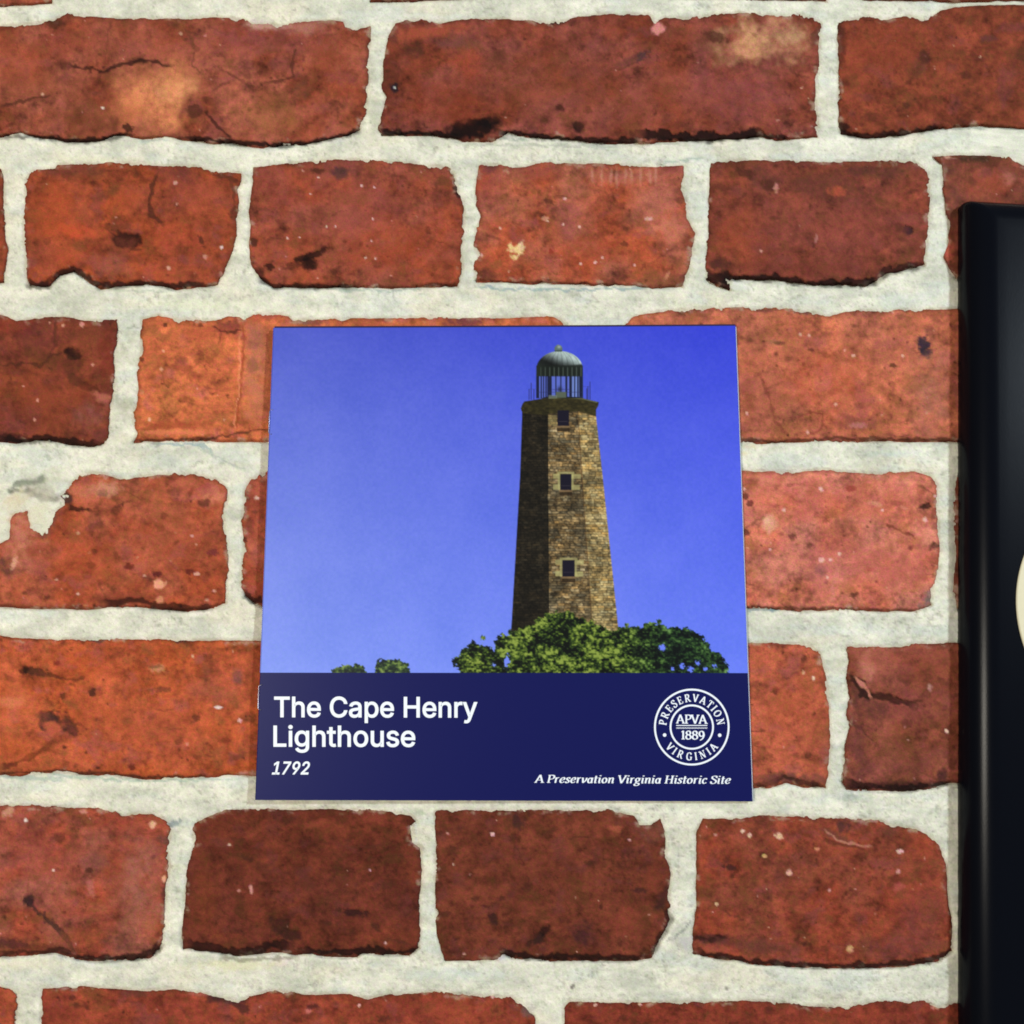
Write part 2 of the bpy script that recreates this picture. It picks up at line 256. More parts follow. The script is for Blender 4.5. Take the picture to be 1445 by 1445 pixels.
# brick 2B
B(480,245,14,9,0,(64,44,46),.8,.7,-.3); B(448,241,9,4,0,DBR,.8,.6,-.2); B(440,360,28,4,-20,BLK,.85,.6,-.5); B(436,372,10,7,0,BLK,.85,.5,-.5); B(412,376,14,4,-12,DBR,.7,.6,-.3)
B(358,341,6,6,0,DBR,.9,.5,-.3); B(380,376,6,4,0,BLK,.8,.5,-.3); B(470,384,6,5,0,DBR,.7,.5,-.3); B(362,388,10,10,40,BLK,.75,.7,-.3); B(625,255,10,9,0,(100,60,36),.7,.7,-.2); B(646,270,4,10,-20,BLK,.8,.6,-.3)
B(604,325,5,5,0,DBR,.8,.5,-.3); B(520,290,70,40,0,(160,78,66),.5,1.1); B(560,350,70,40,0,(172,74,42),.5,1.1); B(400,270,40,28,0,(152,66,46),.5,1); B(362,250,10,20,0,(116,56,44),.5,.8)
S([(470,312),(455,307),(430,305),(400,298)],2.4,(118,62,44),.5); S([(612,270),(613,300)],2,(112,56,42),.5); S([(366,396),(386,404),(440,405),(500,404)],3.6,BLK,.8,-.5); S([(600,404),(645,402)],3,BLK,.6,-.3)
for x,y in ((528,264),(461,320),(473,320),(423,335),(406,336),(526,309),(510,262),(438,274),(524,340),(516,364),(530,405-40),(449,250)): B(x,y,1.8,1.8,0,(240,200,190),.85,.4)
# brick 2C
B(692,238,16,8,0,(92,50,50),.75,.7); B(686,262,20,28,0,(150,72,62),.6,1); B(872,387,13,12,0,(70,34,24),.85,.5,-.4); B(686,388,14,9,0,(92,46,34),.75,.7,-.3); B(728,352,12,10,-15,(232,196,136),.95,.45,.08,.7); B(736,347,5,8,0,(238,206,160),.8,.5)
B(775,284,8,4,10,DBR,.75,.6,-.2); B(764,303,7,4,20,DBR,.75,.6,-.3); B(770,308,5,3,0,(210,150,120),.6); B(883,323,8,4,0,DBR,.6,.6,-.2); B(915,328,11,4,0,(110,50,44),.6,.6,-.2); B(916,309,6,3,0,(236,210,200),.8,.5); B(882,345,6,4,0,DBR,.7,.5,-.2); B(878,358,6,3,0,DBR,.6,.5,-.2)
B(778,355,4,4,0,(130,40,34),.8); B(872,244,10,5,0,DBR,.7,.7,-.2); B(942,240,16,9,0,(128,58,52),.6,.8); B(880,250,60,12,0,(190,110,90),.45,.9); B(935,275,30,28,0,(196,112,92),.6,1); B(942,318,32,26,0,(208,124,100),.6,1); B(960,284,8,7,0,(86,46,36),.7,.6,-.2)
B(760,245,34,10,0,(140,68,50),.5,.9); B(965,395,9,9,0,(96,52,44),.6,.8); B(941,390,3,9,25,(226,150,120),.6,.6); B(830,355,60,24,0,(182,76,44),.4,1)
for x,y in ((795,317),(818,320),(706,322),(819,372),(840,370),(850,364),(896,374),(840,371),(773,312),(680,360),(797,280)): B(x,y,2.4,2.2,0,(240,190,175),.85,.4)
S([(672,396),(720,398),(800,400),(880,403)],2,DBR,.7,-.2)
for k in range(9): B(836+k*11+(k*7)%5,247+(k*5)%4,2.2,9+(k*3)%5,(k*13)%9-4,(200,140,116),.5,1.2)
# brick 2D
B(1074,250,30,16,20,(92,50,42),.75,.8,-.2); B(1052,244,14,8,10,DBR,.8,.6,-.3); B(1085,262,14,7,20,DBR,.75,.6,-.3); B(1040,232,20,7,0,DBR,.6,.8); B(1135,258,24,16,10,(104,56,44),.65,.8,-.2); B(1150,268,30,12,10,(96,50,40),.55,.8,-.2)
B(1190,262,34,16,20,(100,54,40),.65,.8,-.2); B(1218,240,22,9,0,(84,46,38),.7,.8,-.2); B(1250,244,30,8,-5,(96,54,42),.6,.8); B(1195,282,30,12,15,(112,58,48),.5,.9); B(1182,270,12,7,0,(186,86,58),.6,.7); B(1095,265,4,7,0,(214,146,128),.8,.5)
B(1281,325,9,7,20,(40,26,34),.95,.5,-.6); B(1270,322,10,6,20,DBR,.6,.7,-.2); B(1016,374,15,9,0,(64,36,30),.85,.6,-.4); B(1014,392,20,9,0,BLK,.9,.6,-.6); B(1024,402,8,7,0,BLK,.85,.6,-.5); B(1200,330,90,40,0,(152,74,60),.5,1.1); B(1040,330,40,44,0,(160,72,44),.5,1.1); B(1130,380,110,14,0,(118,54,42),.5,1)
B(1293,233,16,7,0,(110,58,50),.6,.8); B(1152,338,2,8,10,(182,120,110),.6,.5); B(1074,354,2.5,2.5,0,(240,180,160),.8)
S([(1020,391),(1060,392),(1095,393),(1128,398),(1178,400),(1224,400),(1238,396)],5.5,BLK,.9,-.6); S([(1242,388),(1262,381),(1300,375)],7,BLK,.8,-.5)
# brick 2E
B(1375,224,22,7,0,(54,40,26),.8,.7,-.2); B(1340,240,16,16,0,(84,48,40),.6,.9); B(1395,262,34,20,0,(160,72,50),.55,1); B(1422,252,12,12,0,(196,118,98),.5,.9); B(1345,290,16,30,0,(92,54,44),.5,1); B(1339,355,8,16,0,(190,92,70),.7,.7); B(1337,222,6,3,0,FLE,.7)
# brick 3A
B(103,500,11,8,0,BLK,.95,.5,-.6); B(100,518,16,14,0,(76,42,28),.75,.8,-.3); B(106,536,14,9,30,(64,38,26),.75,.7,-.3); B(128,548,14,6,25,BLK,.7,.7,-.3); B(55,475,34,22,0,(112,52,48),.55,1); B(75,505,22,10,0,(92,48,30),.6,.8)
B(125,480,30,28,0,(128,64,42),.5,.9); B(150,500,12,34,0,(120,44,30),.5,.9); B(60,560,70,40,0,(152,70,40),.5,1.1); B(125,585,26,18,0,(150,88,74),.6,1); B(145,562,14,8,20,(196,112,90),.6,.8); B(20,460,28,14,0,(150,60,40),.5,1)
S([(0,516),(20,514),(40,512),(55,518),(75,500),(85,498)],3.2,DBR,.75,-.4); S([(78,455),(80,480),(70,500)],3,DBR,.6,-.3); S([(0,620),(30,622),(54,619),(80,621),(110,626),(140,625)],5.5,BLK,.85,-.5); B(15,618,22,6,0,BLK,.7,.7,-.3)
for x,y,r in ((89,459,3),(53,565,2.2),(48,592,2.6),(115,458,4),(131,515,2.4),(70,455,2),(33,545,1.6)): B(x,y,r,r,0,(230,160,140),.8,.4)
# brick 3B
B(320,462,20,10,-5,(116,58,50),.8,.7,-.2); B(300,470,40,12,0,(186,84,58),.5,.9); B(258,520,16,10,20,(150,70,48),.7,.8,-.2); B(256,508,9,6,0,(120,60,42),.6,.6); B(272,532,9,7,0,(140,62,42),.6,.7); B(245,600,44,6,0,(150,66,40),.6,.8); B(216,604,8,8,0,(140,64,40),.6,.8)
S([(344,450),(343,500),(339,560),(334,608)],2.2,(150,62,34),.8,-.2); S([(340,470),(336,560),(331,606)],1.2,(244,150,108),.6,0)
B(362,520,18,75,0,(186,116,88),.7,.9); B(358,475,18,18,0,(150,84,70),.6,.8); B(380,500,12,60,0,(156,82,56),.6,.9); B(362,570,18,26,0,(196,110,78),.6,.9); B(355,516,10,10,0,(140,86,64),.6,.8); B(376,446,26,8,0,(170,78,62),.7,.9)
S([(300,462),(318,468),(340,467)],3,DBR,.8,-.3); S([(310,468),(308,488)],2,DBR,.6,-.2); B(233,459,3,4,0,DBR,.8); B(283,459,4,3,0,DBR,.7); B(201,508,3,4,0,DBR,.7); B(250,610,60,4,0,(230,130,90),.5,.7)
S([(188,622),(229,621),(282,620),(340,612),(385,606)],2.6,DBR,.8,-.3); B(440,455,18,5,0,(110,60,52),.7,.8); B(655,455,30,8,0,(110,56,62),.8,.8); B(520,456,20,6,0,(150,70,56),.5); B(230,495,3,3,0,(240,180,140),.8); B(228,521,3,3,0,(240,180,140),.7); B(211,592,3,3,0,(246,196,160),.8)
# brick 3C
B(1303,485,10,13,0,(40,36,50),.95,.4,-.4,.5); B(1308,498,8,7,0,(44,38,50),.9,.5,-.4,.4); B(1094,483,12,4,8,(140,96,66),.7,.7,-.2); B(1100,484,8,3,0,DBR,.6,.6); B(1144,494,5,3,0,DBR,.8); B(1260,516,6,3,0,DBR,.8); B(1310,550,26,60,0,(176,110,92),.55,1.1); B(1085,560,36,50,0,(160,86,66),.5,1.1)
B(1180,540,60,50,0,(200,92,58),.5,1.2); B(1215,597,30,10,0,(128,66,58),.65,.8,-.1); B(1212,600,14,4,0,(190,120,110),.6,.7); S([(1125,600),(1127,588),(1140,582),(1160,583),(1162,600),(1148,612),(1128,610)],1.8,(124,56,40),.65,-.2); S([(1072,530),(1084,560),(1094,595),(1108,612)],3,(120,60,44),.6,-.2)
B(1140,440,18,4,0,(92,52,44),.8,.7); B(1080,438,14,3,0,(84,50,44),.7,.7); S([(1045,622),(1075,623),(1110,622)],3.4,DBR,.85,-.4); S([(1110,621),(1200,619),(1280,620),(1344,620)],3.2,DBR,.75,-.3); B(1055,570,10,44,0,(136,70,46),.5,.9)
for x,y,r in ((1129,472,3),(1142,474,3),(1274,502,2.5),(1054,583,2.6),(1179,571,2.4),(1204,502,3),(1140,610,3),(1260,440,2)): B(x,y,r,r,0,(236,180,160),.8,.4)
# brick 4A with its broken corner
B(148,690,20,10,0,(206,140,112),.75,.9); B(120,702,26,8,0,(196,104,76),.6,.8); B(146,696,9,5,0,(120,86,66),.75,.6,-.2); B(94,702,10,12,0,(56,40,36),.9,.6,-.5); B(90,700,3,3,0,(240,236,225),1,.3); S([(98,716),(112,719),(127,720)],4.5,BLK,.85,-.5)
B(120,692,36,9,0,(198,118,90),.5,.8); B(300,700,20,18,0,(214,128,98),.7,.9); B(292,690,18,9,0,(160,76,70),.6,.8); B(288,710,10,7,0,(100,52,36),.85,.6,-.3); B(258,682,18,8,0,(200,104,78),.6,.9); B(35,752,24,28,-20,(196,120,96),.8,.8); B(22,786,22,22,-50,(206,124,96),.65,.8); B(70,735,10,28,20,(110,66,54),.75,.7,-.3); B(6,800,16,14,0,(92,56,48),.8,.7,-.2); B(20,795,5,10,20,(236,170,140),.8,.5); B(52,775,20,8,-20,(150,70,50),.6,.8)
B(8,660,10,2,0,(200,200,170),0); B(300,779,8,5,0,(110,44,48),.85,.5,-.2); B(181,800,7,5,0,(92,30,26),.85,.5,-.3); B(128,798,7,5,0,DBR,.8,.5,-.3); B(133,779,5,4,0,DBR,.8,.5,-.3); B(222,811,7,4,0,(80,26,30),.85,.5,-.3); B(267,807,7,4,0,(80,26,26),.8,.5,-.3); B(232,728,6,5,0,DBR,.6,.6,-.2); B(163,720,9,6,-30,DBR,.6,.7,-.2); B(66,843,5,4,0,DBR,.7)
B(226,824,8,7,-15,(232,158,124),.95,.4,.08); B(225,846,7,6,-30,(230,150,112),.9,.45,.05); B(278,810,5,2.5,0,(238,180,160),.9,.4); B(302,834,4,2.5,0,(236,170,150),.8,.4); B(110,838,3.4,2.6,0,(240,190,170),.9,.4); B(80,818,2.4,2,0,FLE,.8); B(271,756,2.8,2.2,0,(240,190,180),.9,.4); B(277,768,2,2,0,FLE,.8); B(110,752,3,2.4,0,FLE,.6); B(204,812,3,2,0,FLE,.6); B(292,847,4,2,0,FLE,.6)
B(180,845,50,8,0,(120,54,38),.6,.9); S([(145,853),(172,851),(200,848),(218,856),(262,859),(300,857)],4.5,BLK,.8,-.5); B(235,760,70,40,0,(160,72,44),.4,1.1); B(120,790,60,30,0,(178,80,46),.4,1.1)
# brick 4B
B(362,703,4,3,0,(250,225,205),1,.4); B(357,710,12,8,0,(140,60,44),.7,.7,-.2); B(352,742,7,10,0,(110,56,44),.6,.7); S([(345,838),(358,848),(372,850)],5,BLK,.8,-.4); B(358,690,14,16,0,(196,100,76),.5,.9)
# brick 4C
B(1086,738,11,12,0,(226,160,128),.85,.7); B(1082,735,5,6,0,(240,190,150),.7,.6); B(1235,711,11,4,12,(222,150,120),.85,.5); B(1275,716,9,3,20,(220,146,120),.7,.5); B(1200,689,6,5,0,(130,44,40),.85,.5,-.2); B(1262,710,14,4,5,(110,60,44),.7,.6,-.2); S([(1250,740),(1270,748),(1292,760)],3,(110,50,36),.75,-.3); B(1306,715,9,4,-15,BLK,.85,.5,-.5); B(1318,770,7,4,0,BLK,.7,.6,-.3)
B(1308,846,14,13,30,(104,92,92),.85,.5,-.3,.6); B(1160,806,22,22,0,(206,120,104),.6,1); B(1158,805,9,9,0,(110,72,76),.6,.8,-.1); B(1058,710,6,5,0,(80,36,34),.85,.5,-.3); B(1052,700,4,4,0,BLK,.8); B(1052,752,5,4,0,BLK,.7); B(1118,757,6,4,0,DBR,.7); B(1143,770,5,4,0,DBR,.7); B(1205,840,6,5,0,DBR,.8,.5,-.2); B(1120,862-30,9,3,-10,DBR,.6); B(1228,803,6,4,0,(150,56,46),.7)
B(1120,700,70,28,0,(204,100,76),.4,1.1); B(1195,790,90,40,0,(204,108,96),.45,1.2); B(1240,700,70,22,0,(194,98,76),.4,1); B(1270,800,44,40,0,(190,96,80),.4,1.1); S([(1180,800),(1176,830),(1172,850)],4,(214,130,112),.5,0)
for x,y,r in ((1159,691,4),(1305,733,4),(1160,790,5),(1172,790,3),(1087,775,2.6),(1184,782,3),(1106,720,3),(1050,690,2.4),(1245,720,3),(1320,700,3),(1168,815,3)): B(x,y,r,r,0,(242,190,178),.85,.4)
S([(1060,858),(1120,859),(1219,860),(1290,861)],2.4,DBR,.6,-.2)
# brick 5A
B(75,1020,30,14,8,(58,36,34),.92,.45,-.5,.5); B(68,1012,16,8,0,(66,40,38),.85,.5,-.4); B(102,1030,8,10,-30,(64,36,34),.8,.5,-.4); B(74,1026,12,10,0,(196,96,66),.75,.6,.1); B(50,948,20,6,8,(66,38,28),.9,.5,-.4); S([(62,953),(85,958),(112,958),(120,955)],4,DBR,.8,-.4); B(35,945,7,5,0,BLK,.7)
S([(0,1082),(20,1078),(45,1070),(62,1058),(78,1047)],5,(90,44,26),.85,-.4); B(72,1050,14,9,-30,(110,56,34),.7,.8,-.2); B(25,1000,40,30,0,(214,108,70),.6,1); B(12,990,26,10,0,(226,130,88),.5,.9); B(30,1060,45,18,0,(196,92,46),.5,1)
B(130,977,6,6,0,DBR,.9,.5,-.3); B(89,982,4,5,0,DBR,.7); B(80,936,5,4,0,(110,36,30),.8); B(222,943,10,6,0,(190,140,100),.7,.7); B(219,941,10,3,0,(110,70,46),.7,.6); B(229,973,14,4,0,(104,56,40),.7,.7,-.2); B(252,990,8,4,0,(120,60,40),.5); B(174,947,7,3,-35,DBR,.6); B(276,1013,6,6,0,DBR,.8,.6,-.2); B(214,1011,6,5,0,DBR,.7,.6,-.2); B(253,1046,6,6,0,DBR,.8,.5,-.2); B(317,1045,10,4,0,(110,46,30),.7,.6,-.2); B(187,1083,6,5,0,(80,24,20),.8,.5,-.3)
B(290,948,7,12,0,(130,72,48),.6,.8); B(300,975,34,20,0,(178,92,70),.5,1); B(335,955,9,14,0,(120,74,66),.7,.8); B(355,960,10,40,0,(128,60,36),.5,.9); B(345,1060,16,12,0,(110,64,46),.6,.9); B(308,998,7,2.4,0,(246,230,220),.95,.3,0,.1); B(338,1017,4,4,0,(240,190,180),.8,.4); B(264,1050,3,3,0,(236,160,140),.8); B(272,926,2.6,2.6,0,FLE,.8)
B(215,1030,80,30,0,(192,92,60),.4,1.1); B(140,940,90,26,0,(196,88,50),.35,1.1); S([(0,1090),(40,1090),(80,1087),(125,1091),(155,1091),(180,1096),(215,1098),(300,1094)],2.6,DBR,.75,-.3); S([(100,897),(140,905),(150,903)],2.4,(70,54,54),.7,-.2); S([(248,903),(263,905)],3,(60,46,46),.7,-.2)
# brick 5B
B(1095,975,6,5,0,DBR,.85,.5,-.3); B(1135,930,5,6,0,DBR,.7,.6,-.2); B(1134,949,3,3,0,(240,190,150),.8); B(1148,957,3,4,0,(250,225,190),.95,.4); B(1065,966,20,5,0,DBR,.4); B(1140,1065,6,5,0,DBR,.6); B(1165,1065,10,26,0,(146,76,66),.5,.9); B(1128,1000,50,45,0,(192,90,58),.4,1.1)
B(1105,1098,30,8,0,(96,60,54),.75,.7,-.2); B(1150,1100,18,9,0,(112,64,56),.65,.8); S([(1062,1108),(1090,1104),(1108,1094),(1125,1103),(1160,1108)],4,BLK,.75,-.4); B(1080,1100,20,8,0,(120,64,52),.6,.8)
# brick 5C
B(1240,925,34,28,15,(176,96,76),.75,.8); B(1222,945,14,20,0,(196,120,98),.7,.8); B(1300,930,40,20,0,(160,78,58),.6,1); B(1212,985,16,28,10,(76,42,38),.75,.7,-.3); B(1235,1000,24,14,20,(84,46,40),.7,.8,-.3); B(1210,1062,16,44,0,(100,54,48),.6,1); B(1290,1000,40,28,0,(142,68,60),.5,1)
S([(1196,958),(1204,958),(1216,966),(1222,980),(1245,985),(1262,986),(1290,996)],5,BLK,.8,-.5); S([(1206,955),(1222,972),(1232,985)],3,(206,130,108),.8,.1); S([(1262,983),(1285,990),(1300,990)],3,DBR,.7,-.3); B(1278,1075,30,26,0,(104,56,40),.6,1); B(1330,1094,8,9,0,(64,34,34),.8,.6,-.3); B(1336,1032,4,3,30,(246,200,180),.95,.4); B(1312,970,4,6,0,(206,150,140),.7,.6); B(1280,1108,60,7,0,(60,32,28),.75,.8,-.3)
S([(1190,1106),(1235,1110),(1270,1113),(1310,1111),(1340,1102)],5,BLK,.85,-.5); S([(1200,1020),(1215,1030),(1235,1050)],4,(84,44,38),.6,-.3)
# brick 6A
B(190,1165,50,12,0,(176,76,54),.5,.9); B(215,1164,6,5,-20,(238,190,150),.9,.5); B(195,1230,26,50,0,(172,106,88),.65,1.1); B(205,1290,26,28,0,(170,104,84),.6,1); B(60,1210,40,40,0,(170,80,66),.5,1.1); B(155,1240,24,34,0,(160,74,46),.5,1); B(126,1228,6,5,0,DBR,.85,.5,-.3); B(142,1215,14,10,0,(124,72,60),.5,.9)
B(128,1252,6,14,-10,(196,116,100),.5,.8); B(82,1183,9,8,0,DBR,.6,.7,-.2); B(75,1228,2.6,2.2,0,(246,200,190),.9,.4); B(36,1158,3,3,0,(250,230,220),.95,.4); B(231,1241,3.5,6,10,(244,180,140),.9,.4); B(12,1146,9,7,-30,(206,150,120),.7,.7); B(118,1145,6,4,0,(230,160,140),.7)
S([(37,1268),(42,1276),(58,1288),(72,1304),(88,1315),(96,1330),(104,1345)],6.5,(60,38,36),.8,-.6); B(41,1271,9,8,0,(52,32,34),.85,.5,-.5); B(95,1325,60,14,-5,(140,74,44),.6,.9); B(15,1332,28,8,0,(72,38,36),.8,.7,-.3); B(165,1330,20,12,0,(76,46,38),.75,.7,-.3); B(215,1305,12,14,0,(176,94,56),.6,.9); B(60,1340,50,8,0,(92,46,30),.6,.8)
S([(100,1349),(138,1353),(185,1351),(212,1345),(228,1335)],5,BLK,.85,-.5); S([(0,1345),(50,1343),(85,1341),(100,1348)],3.4,BLK,.7,-.4); B(232,1185,10,6,0,(84,60,56),.6,.8); B(232,1262,5,8,0,(84,46,44),.6,.8)
S([(43,1160),(40,1265)],1.3,(130,62,50),.5,-.1); S([(65,1175),(130,1178),(220,1177)],1.4,(132,60,46),.5,-.1)
# brick 6B
B(350,1212,12,4,25,DBR,.8,.6,-.3); B(372,1225,14,7,25,(84,42,30),.6,.8); B(354,1255,3,7,-10,(230,160,150),.85,.5); B(337,1257,2.5,2.5,0,(210,140,130),.7); B(522,1228,2,2,0,(240,190,190),.9,.4); B(324,1192,2.5,2,0,(236,200,180),.8); B(544,1331,2.5,3,0,(240,200,190),.9,.4); B(500,1288,18,6,3,(50,24,22),.88,.5,-.4); B(478,1284,5,4,0,DBR,.8); B(395,1308,14,16,0,(60,30,24),.88,.6,-.5,.5); B(410,1320,18,9,25,(54,28,22),.85,.6,-.5); B(530,1307,8,6,40,DBR,.85,.5,-.3); B(462,1303,6,4,0,DBR,.7)
B(435,1248,12,9,0,(90,44,32),.6,.8); B(488,1245,12,12,0,(92,48,34),.6,.8); B(548,1248,9,7,-40,DBR,.65,.7,-.2); B(300,1170,50,16,0,(118,54,34),.4,1); B(530,1155,20,9,0,(140,64,46),.6,.8); B(445,1163,20,6,-15,(146,70,48),.5,.8); B(405,1158,8,7,0,DBR,.6,.7,-.2); B(290,1265,20,60,0,(130,62,36),.5,1)
S([(275,1196),(320,1200),(420,1205),(500,1210),(585,1200)],2,(96,40,28),.55,-.15); S([(262,1333),(300,1338),(335,1343),(370,1337),(390,1330),(410,1336)],7,BLK,.8,-.5); S([(420,1343),(500,1343),(520,1339),(570,1345),(590,1335)],4,BLK,.85,-.4); S([(297,1200),(293,1260),(296,1320)],1.6,(92,42,28),.5,-.15)
# brick 6C
B(730,1160,9,10,-40,(64,36,32),.85,.6,-.3); B(724,1182,5,5,0,DBR,.75,.5,-.3); B(695,1177,3.2,3.4,0,(240,190,185),.95,.4); B(632,1176,2.6,2.2,0,(224,160,150),.8); B(640,1220,2,2,0,(224,180,160),.8); B(696,1297,7,11,0,(52,28,24),.88,.6,-.4); B(672,1268,7,5,0,DBR,.75,.6,-.2); B(707,1268,5,4,0,DBR,.75,.6,-.2); B(760,1325,16,7,-35,(46,26,24),.85,.6,-.4); B(770,1313,7,5,-35,BLK,.75,.6,-.3); B(628,1290,9,5,0,DBR,.7,.6,-.2)
B(870,1170,10,6,0,(166,86,60),.75,.8); B(922,1176,20,14,0,(116,72,60),.6,.9); B(833,1218,7,5,0,DBR,.75,.6,-.3); B(888,1185,2.4,2.2,0,(230,170,160),.8); B(825,1315,16,16,0,(54,28,32),.75,.8,-.3); B(905,1256,12,4,0,(60,32,30),.75,.6,-.3); B(935,1268,8,18,20,(56,30,28),.75,.7,-.4); B(925,1240,16,20,0,(130,60,40),.5,.9); B(880,1300,30,24,0,(136,60,44),.45,1)
S([(708,1342),(722,1347),(760,1352),(800,1348),(830,1350),(868,1352),(915,1350)],4.5,BLK,.85,-.4); S([(939,1282),(945,1300),(932,1325),(922,1345)],4,BLK,.7,-.4); B(655,1346,3,2,0,(230,170,160),.7); B(905,1160,10,7,0,(170,170,150),.0)
# brick 6D
B(1099,1180,8,5,30,(238,196,160),.95,.45); B(1048,1173,4,3,0,(244,210,180),.95,.4); B(1058,1179,3.4,3.8,0,(240,200,170),.9,.4); B(1114,1231,5,5,-10,(240,180,160),.95,.4); B(1270,1201,6,3.8,0,(240,190,180),.95,.4); B(1268,1230,4,4,0,(236,170,160),.8,.5); B(1200,1339,6,5,30,(232,180,130),.9,.5); B(1079,1208,4,3,0,(232,190,120),.8,.5); B(1153,1198,4,3,0,(226,150,110),.8,.5); B(1011,1276,3,3,0,(240,190,160),.85,.4); B(1171,1256,2.6,2.6,0,(240,170,160),.8,.4); B(1010,1178,3,2,0,FLE,.6)
B(1030,1224,10,4,8,(64,32,28),.9,.5,-.4); B(1190,1165,12,9,0,(64,40,44),.7,.7,-.3); B(1180,1180,26,6,25,(100,58,48),.7,.7,-.2); S([(1165,1170),(1178,1184),(1200,1190),(1230,1196)],2.4,(190,126,104),.7,0); S([(1160,1185),(1185,1192),(1222,1197)],2.4,DBR,.6,-.3); B(1266,1241,10,7,0,(96,40,28),.7,.7,-.2); B(1268,1252,8,6,0,(184,86,76),.6,.7)
B(1005,1325,26,7,3,(88,46,38),.85,.6,-.3); S([(980,1322),(1000,1326),(1025,1322)],3.4,BLK,.8,-.4); B(1010,1340,26,8,5,(170,84,60),.6,.8); B(1060,1335,60,10,5,(104,56,46),.65,.9); B(1270,1335,60,18,0,(116,60,56),.6,1); B(1300,1290,40,44,0,(138,66,58),.45,1.1); B(1305,1200,22,14,30,(168,78,50),.5,.9); B(1255,1172,18,8,0,(110,62,46),.6,.8)
S([(980,1342),(1010,1349),(1055,1356),(1120,1361),(1190,1363),(1280,1361),(1325,1352),(1343,1338)],4,BLK,.85,-.4)
# row 7
B(320,1408,26,10,10,(70,40,36),.85,.6,-.3); B(340,1420,14,8,30,(60,34,32),.8,.6,-.3); B(300,1406,14,8,0,(64,36,34),.8,.6,-.3); B(283,1400,18,6,0,(190,110,92),.5,.8); B(442,1421,9,5,-8,(76,34,32),.85,.5,-.3); B(435,1427,4,3,0,(214,120,110),.7); B(507,1419,2.6,2.6,0,(244,190,170),.9,.4); B(695,1406,3.6,3,0,(246,200,190),.9,.4); B(745,1428,12,8,20,(96,84,80),.65,.7); B(102,1408,5,4,0,DBR,.7); B(107,1419,5,4,0,DBR,.7); B(190,1402,26,6,0,(96,52,42),.6,.8); B(540,1438,9,5,0,DBR,.7); B(640,1425,60,20,0,(172,76,54),.4,1)
B(1140,1416,30,5,5,(96,60,52),.7,.8); B(1170,1418,16,4,0,(54,40,40),.75,.6); B(1320,1420,6,4,0,(210,140,120),.7); B(840,1418,3,3,0,(240,190,170),.9,.4); B(903,1417,3,2.6,0,(240,190,170),.9,.4); B(880,1436,8,4,0,DBR,.5); B(12,1405,14,8,0,(196,96,64),.5,.8)
# mortar marks
MG = (128,134,120); MT = (160,180,172); MY = (226,212,160)
S([(222,627),(240,628),(270,627),(290,630),(302,640)],2.6,(132,158,162),.7,-.3,'m'); S([(280,632),(300,642),(325,655),(345,662)],2,(150,160,150),.55,-.2,'m'); S([(215,627),(225,627)],3,MG,.6,-.2,'m')
S([(455,403),(475,410),(510,409),(560,410),(600,408)],2.2,(140,160,150),.6,-.2,'m'); S([(675,403),(700,407),(740,408),(800,410),(860,408),(920,406)],2.4,(132,156,156),.75,-.3,'m'); S([(150,409),(200,411),(250,410)],2,(168,178,160),.5,-.2,'m')
S([(196,200),(215,196),(240,199)],3,(176,190,180),.6,-.2,'m'); S([(700,193),(720,196),(745,199)],3.4,(146,158,144),.7,-.2,'m'); B(720,190,14,4,0,(224,222,206),.8,.6,.3,.4,'m'); S([(930,233),(960,228),(990,224)],2.4,(150,166,156),.6,-.2,'m')
S([(900,203),(930,203),(960,204)],2.4,(158,166,150),.5,-.2,'m'); S([(640,202),(700,204),(790,206),(870,207)],2.6,(150,156,140),.45,-.2,'m'); S([(1320,182),(1360,180),(1400,179),(1445,184)],3.6,(124,136,126),.6,-.3,'m')
S([(1055,861),(1080,863),(1100,858),(1130,861)],3,(120,146,146),.75,-.3,'m'); B(1092,860,10,4,0,(110,140,144),.6,.6,-.2,.4,'m')
S([(70,1090),(85,1094),(110,1096),(160,1100),(210,1102),(260,1101),(340,1098)],2.6,(150,176,160),.6,-.2,'m'); S([(0,1095),(40,1099),(90,1100)],3.4,(150,172,160),.55,-.2,'m')
B(55,672,34,14,0,(196,194,168),.7,1,0,.5,'m'); S([(14,688),(30,682),(55,679),(62,674)],6,(104,112,96),.75,-.5,'m',3); S([(10,692),(28,693),(42,690)],4,(84,88,74),.75,-.4,'m',2); S([(40,692),(55,700),(70,704),(85,702)],7,(126,120,108),.75,-.5,'m',3); B(62,696,26,10,15,(150,142,130),.6,.9,-.2,.5,'m'); B(25,705,18,16,0,(214,200,168),.85,.8,.2,.5,'m')
B(58,725,22,26,-10,(218,212,186),.9,.7,.5,.5,'m'); S([(78,722),(70,738),(62,752)],6,(222,217,194),.9,.4,'m',2); B(8,735,12,22,0,(216,211,188),.8,.8,.2,.4,'m'); B(25,735,14,12,0,(206,150,112),.7,.7,0,.5,'m')
B(180,572,14,14,0,(150,148,124),.55,1,-.2,.6,'m'); B(185,480,8,5,0,(176,174,148),.5,.8,-.1,.6,'m'); B(245,1162,12,4,-20,(92,112,118),.8,.6,-.3,.5,'m'); B(240,1160,24,8,0,(168,176,168),.5,.9,0,.5,'m'); B(1198,1125,14,6,0,(150,160,150),.5,.8,-.1,.6,'m')
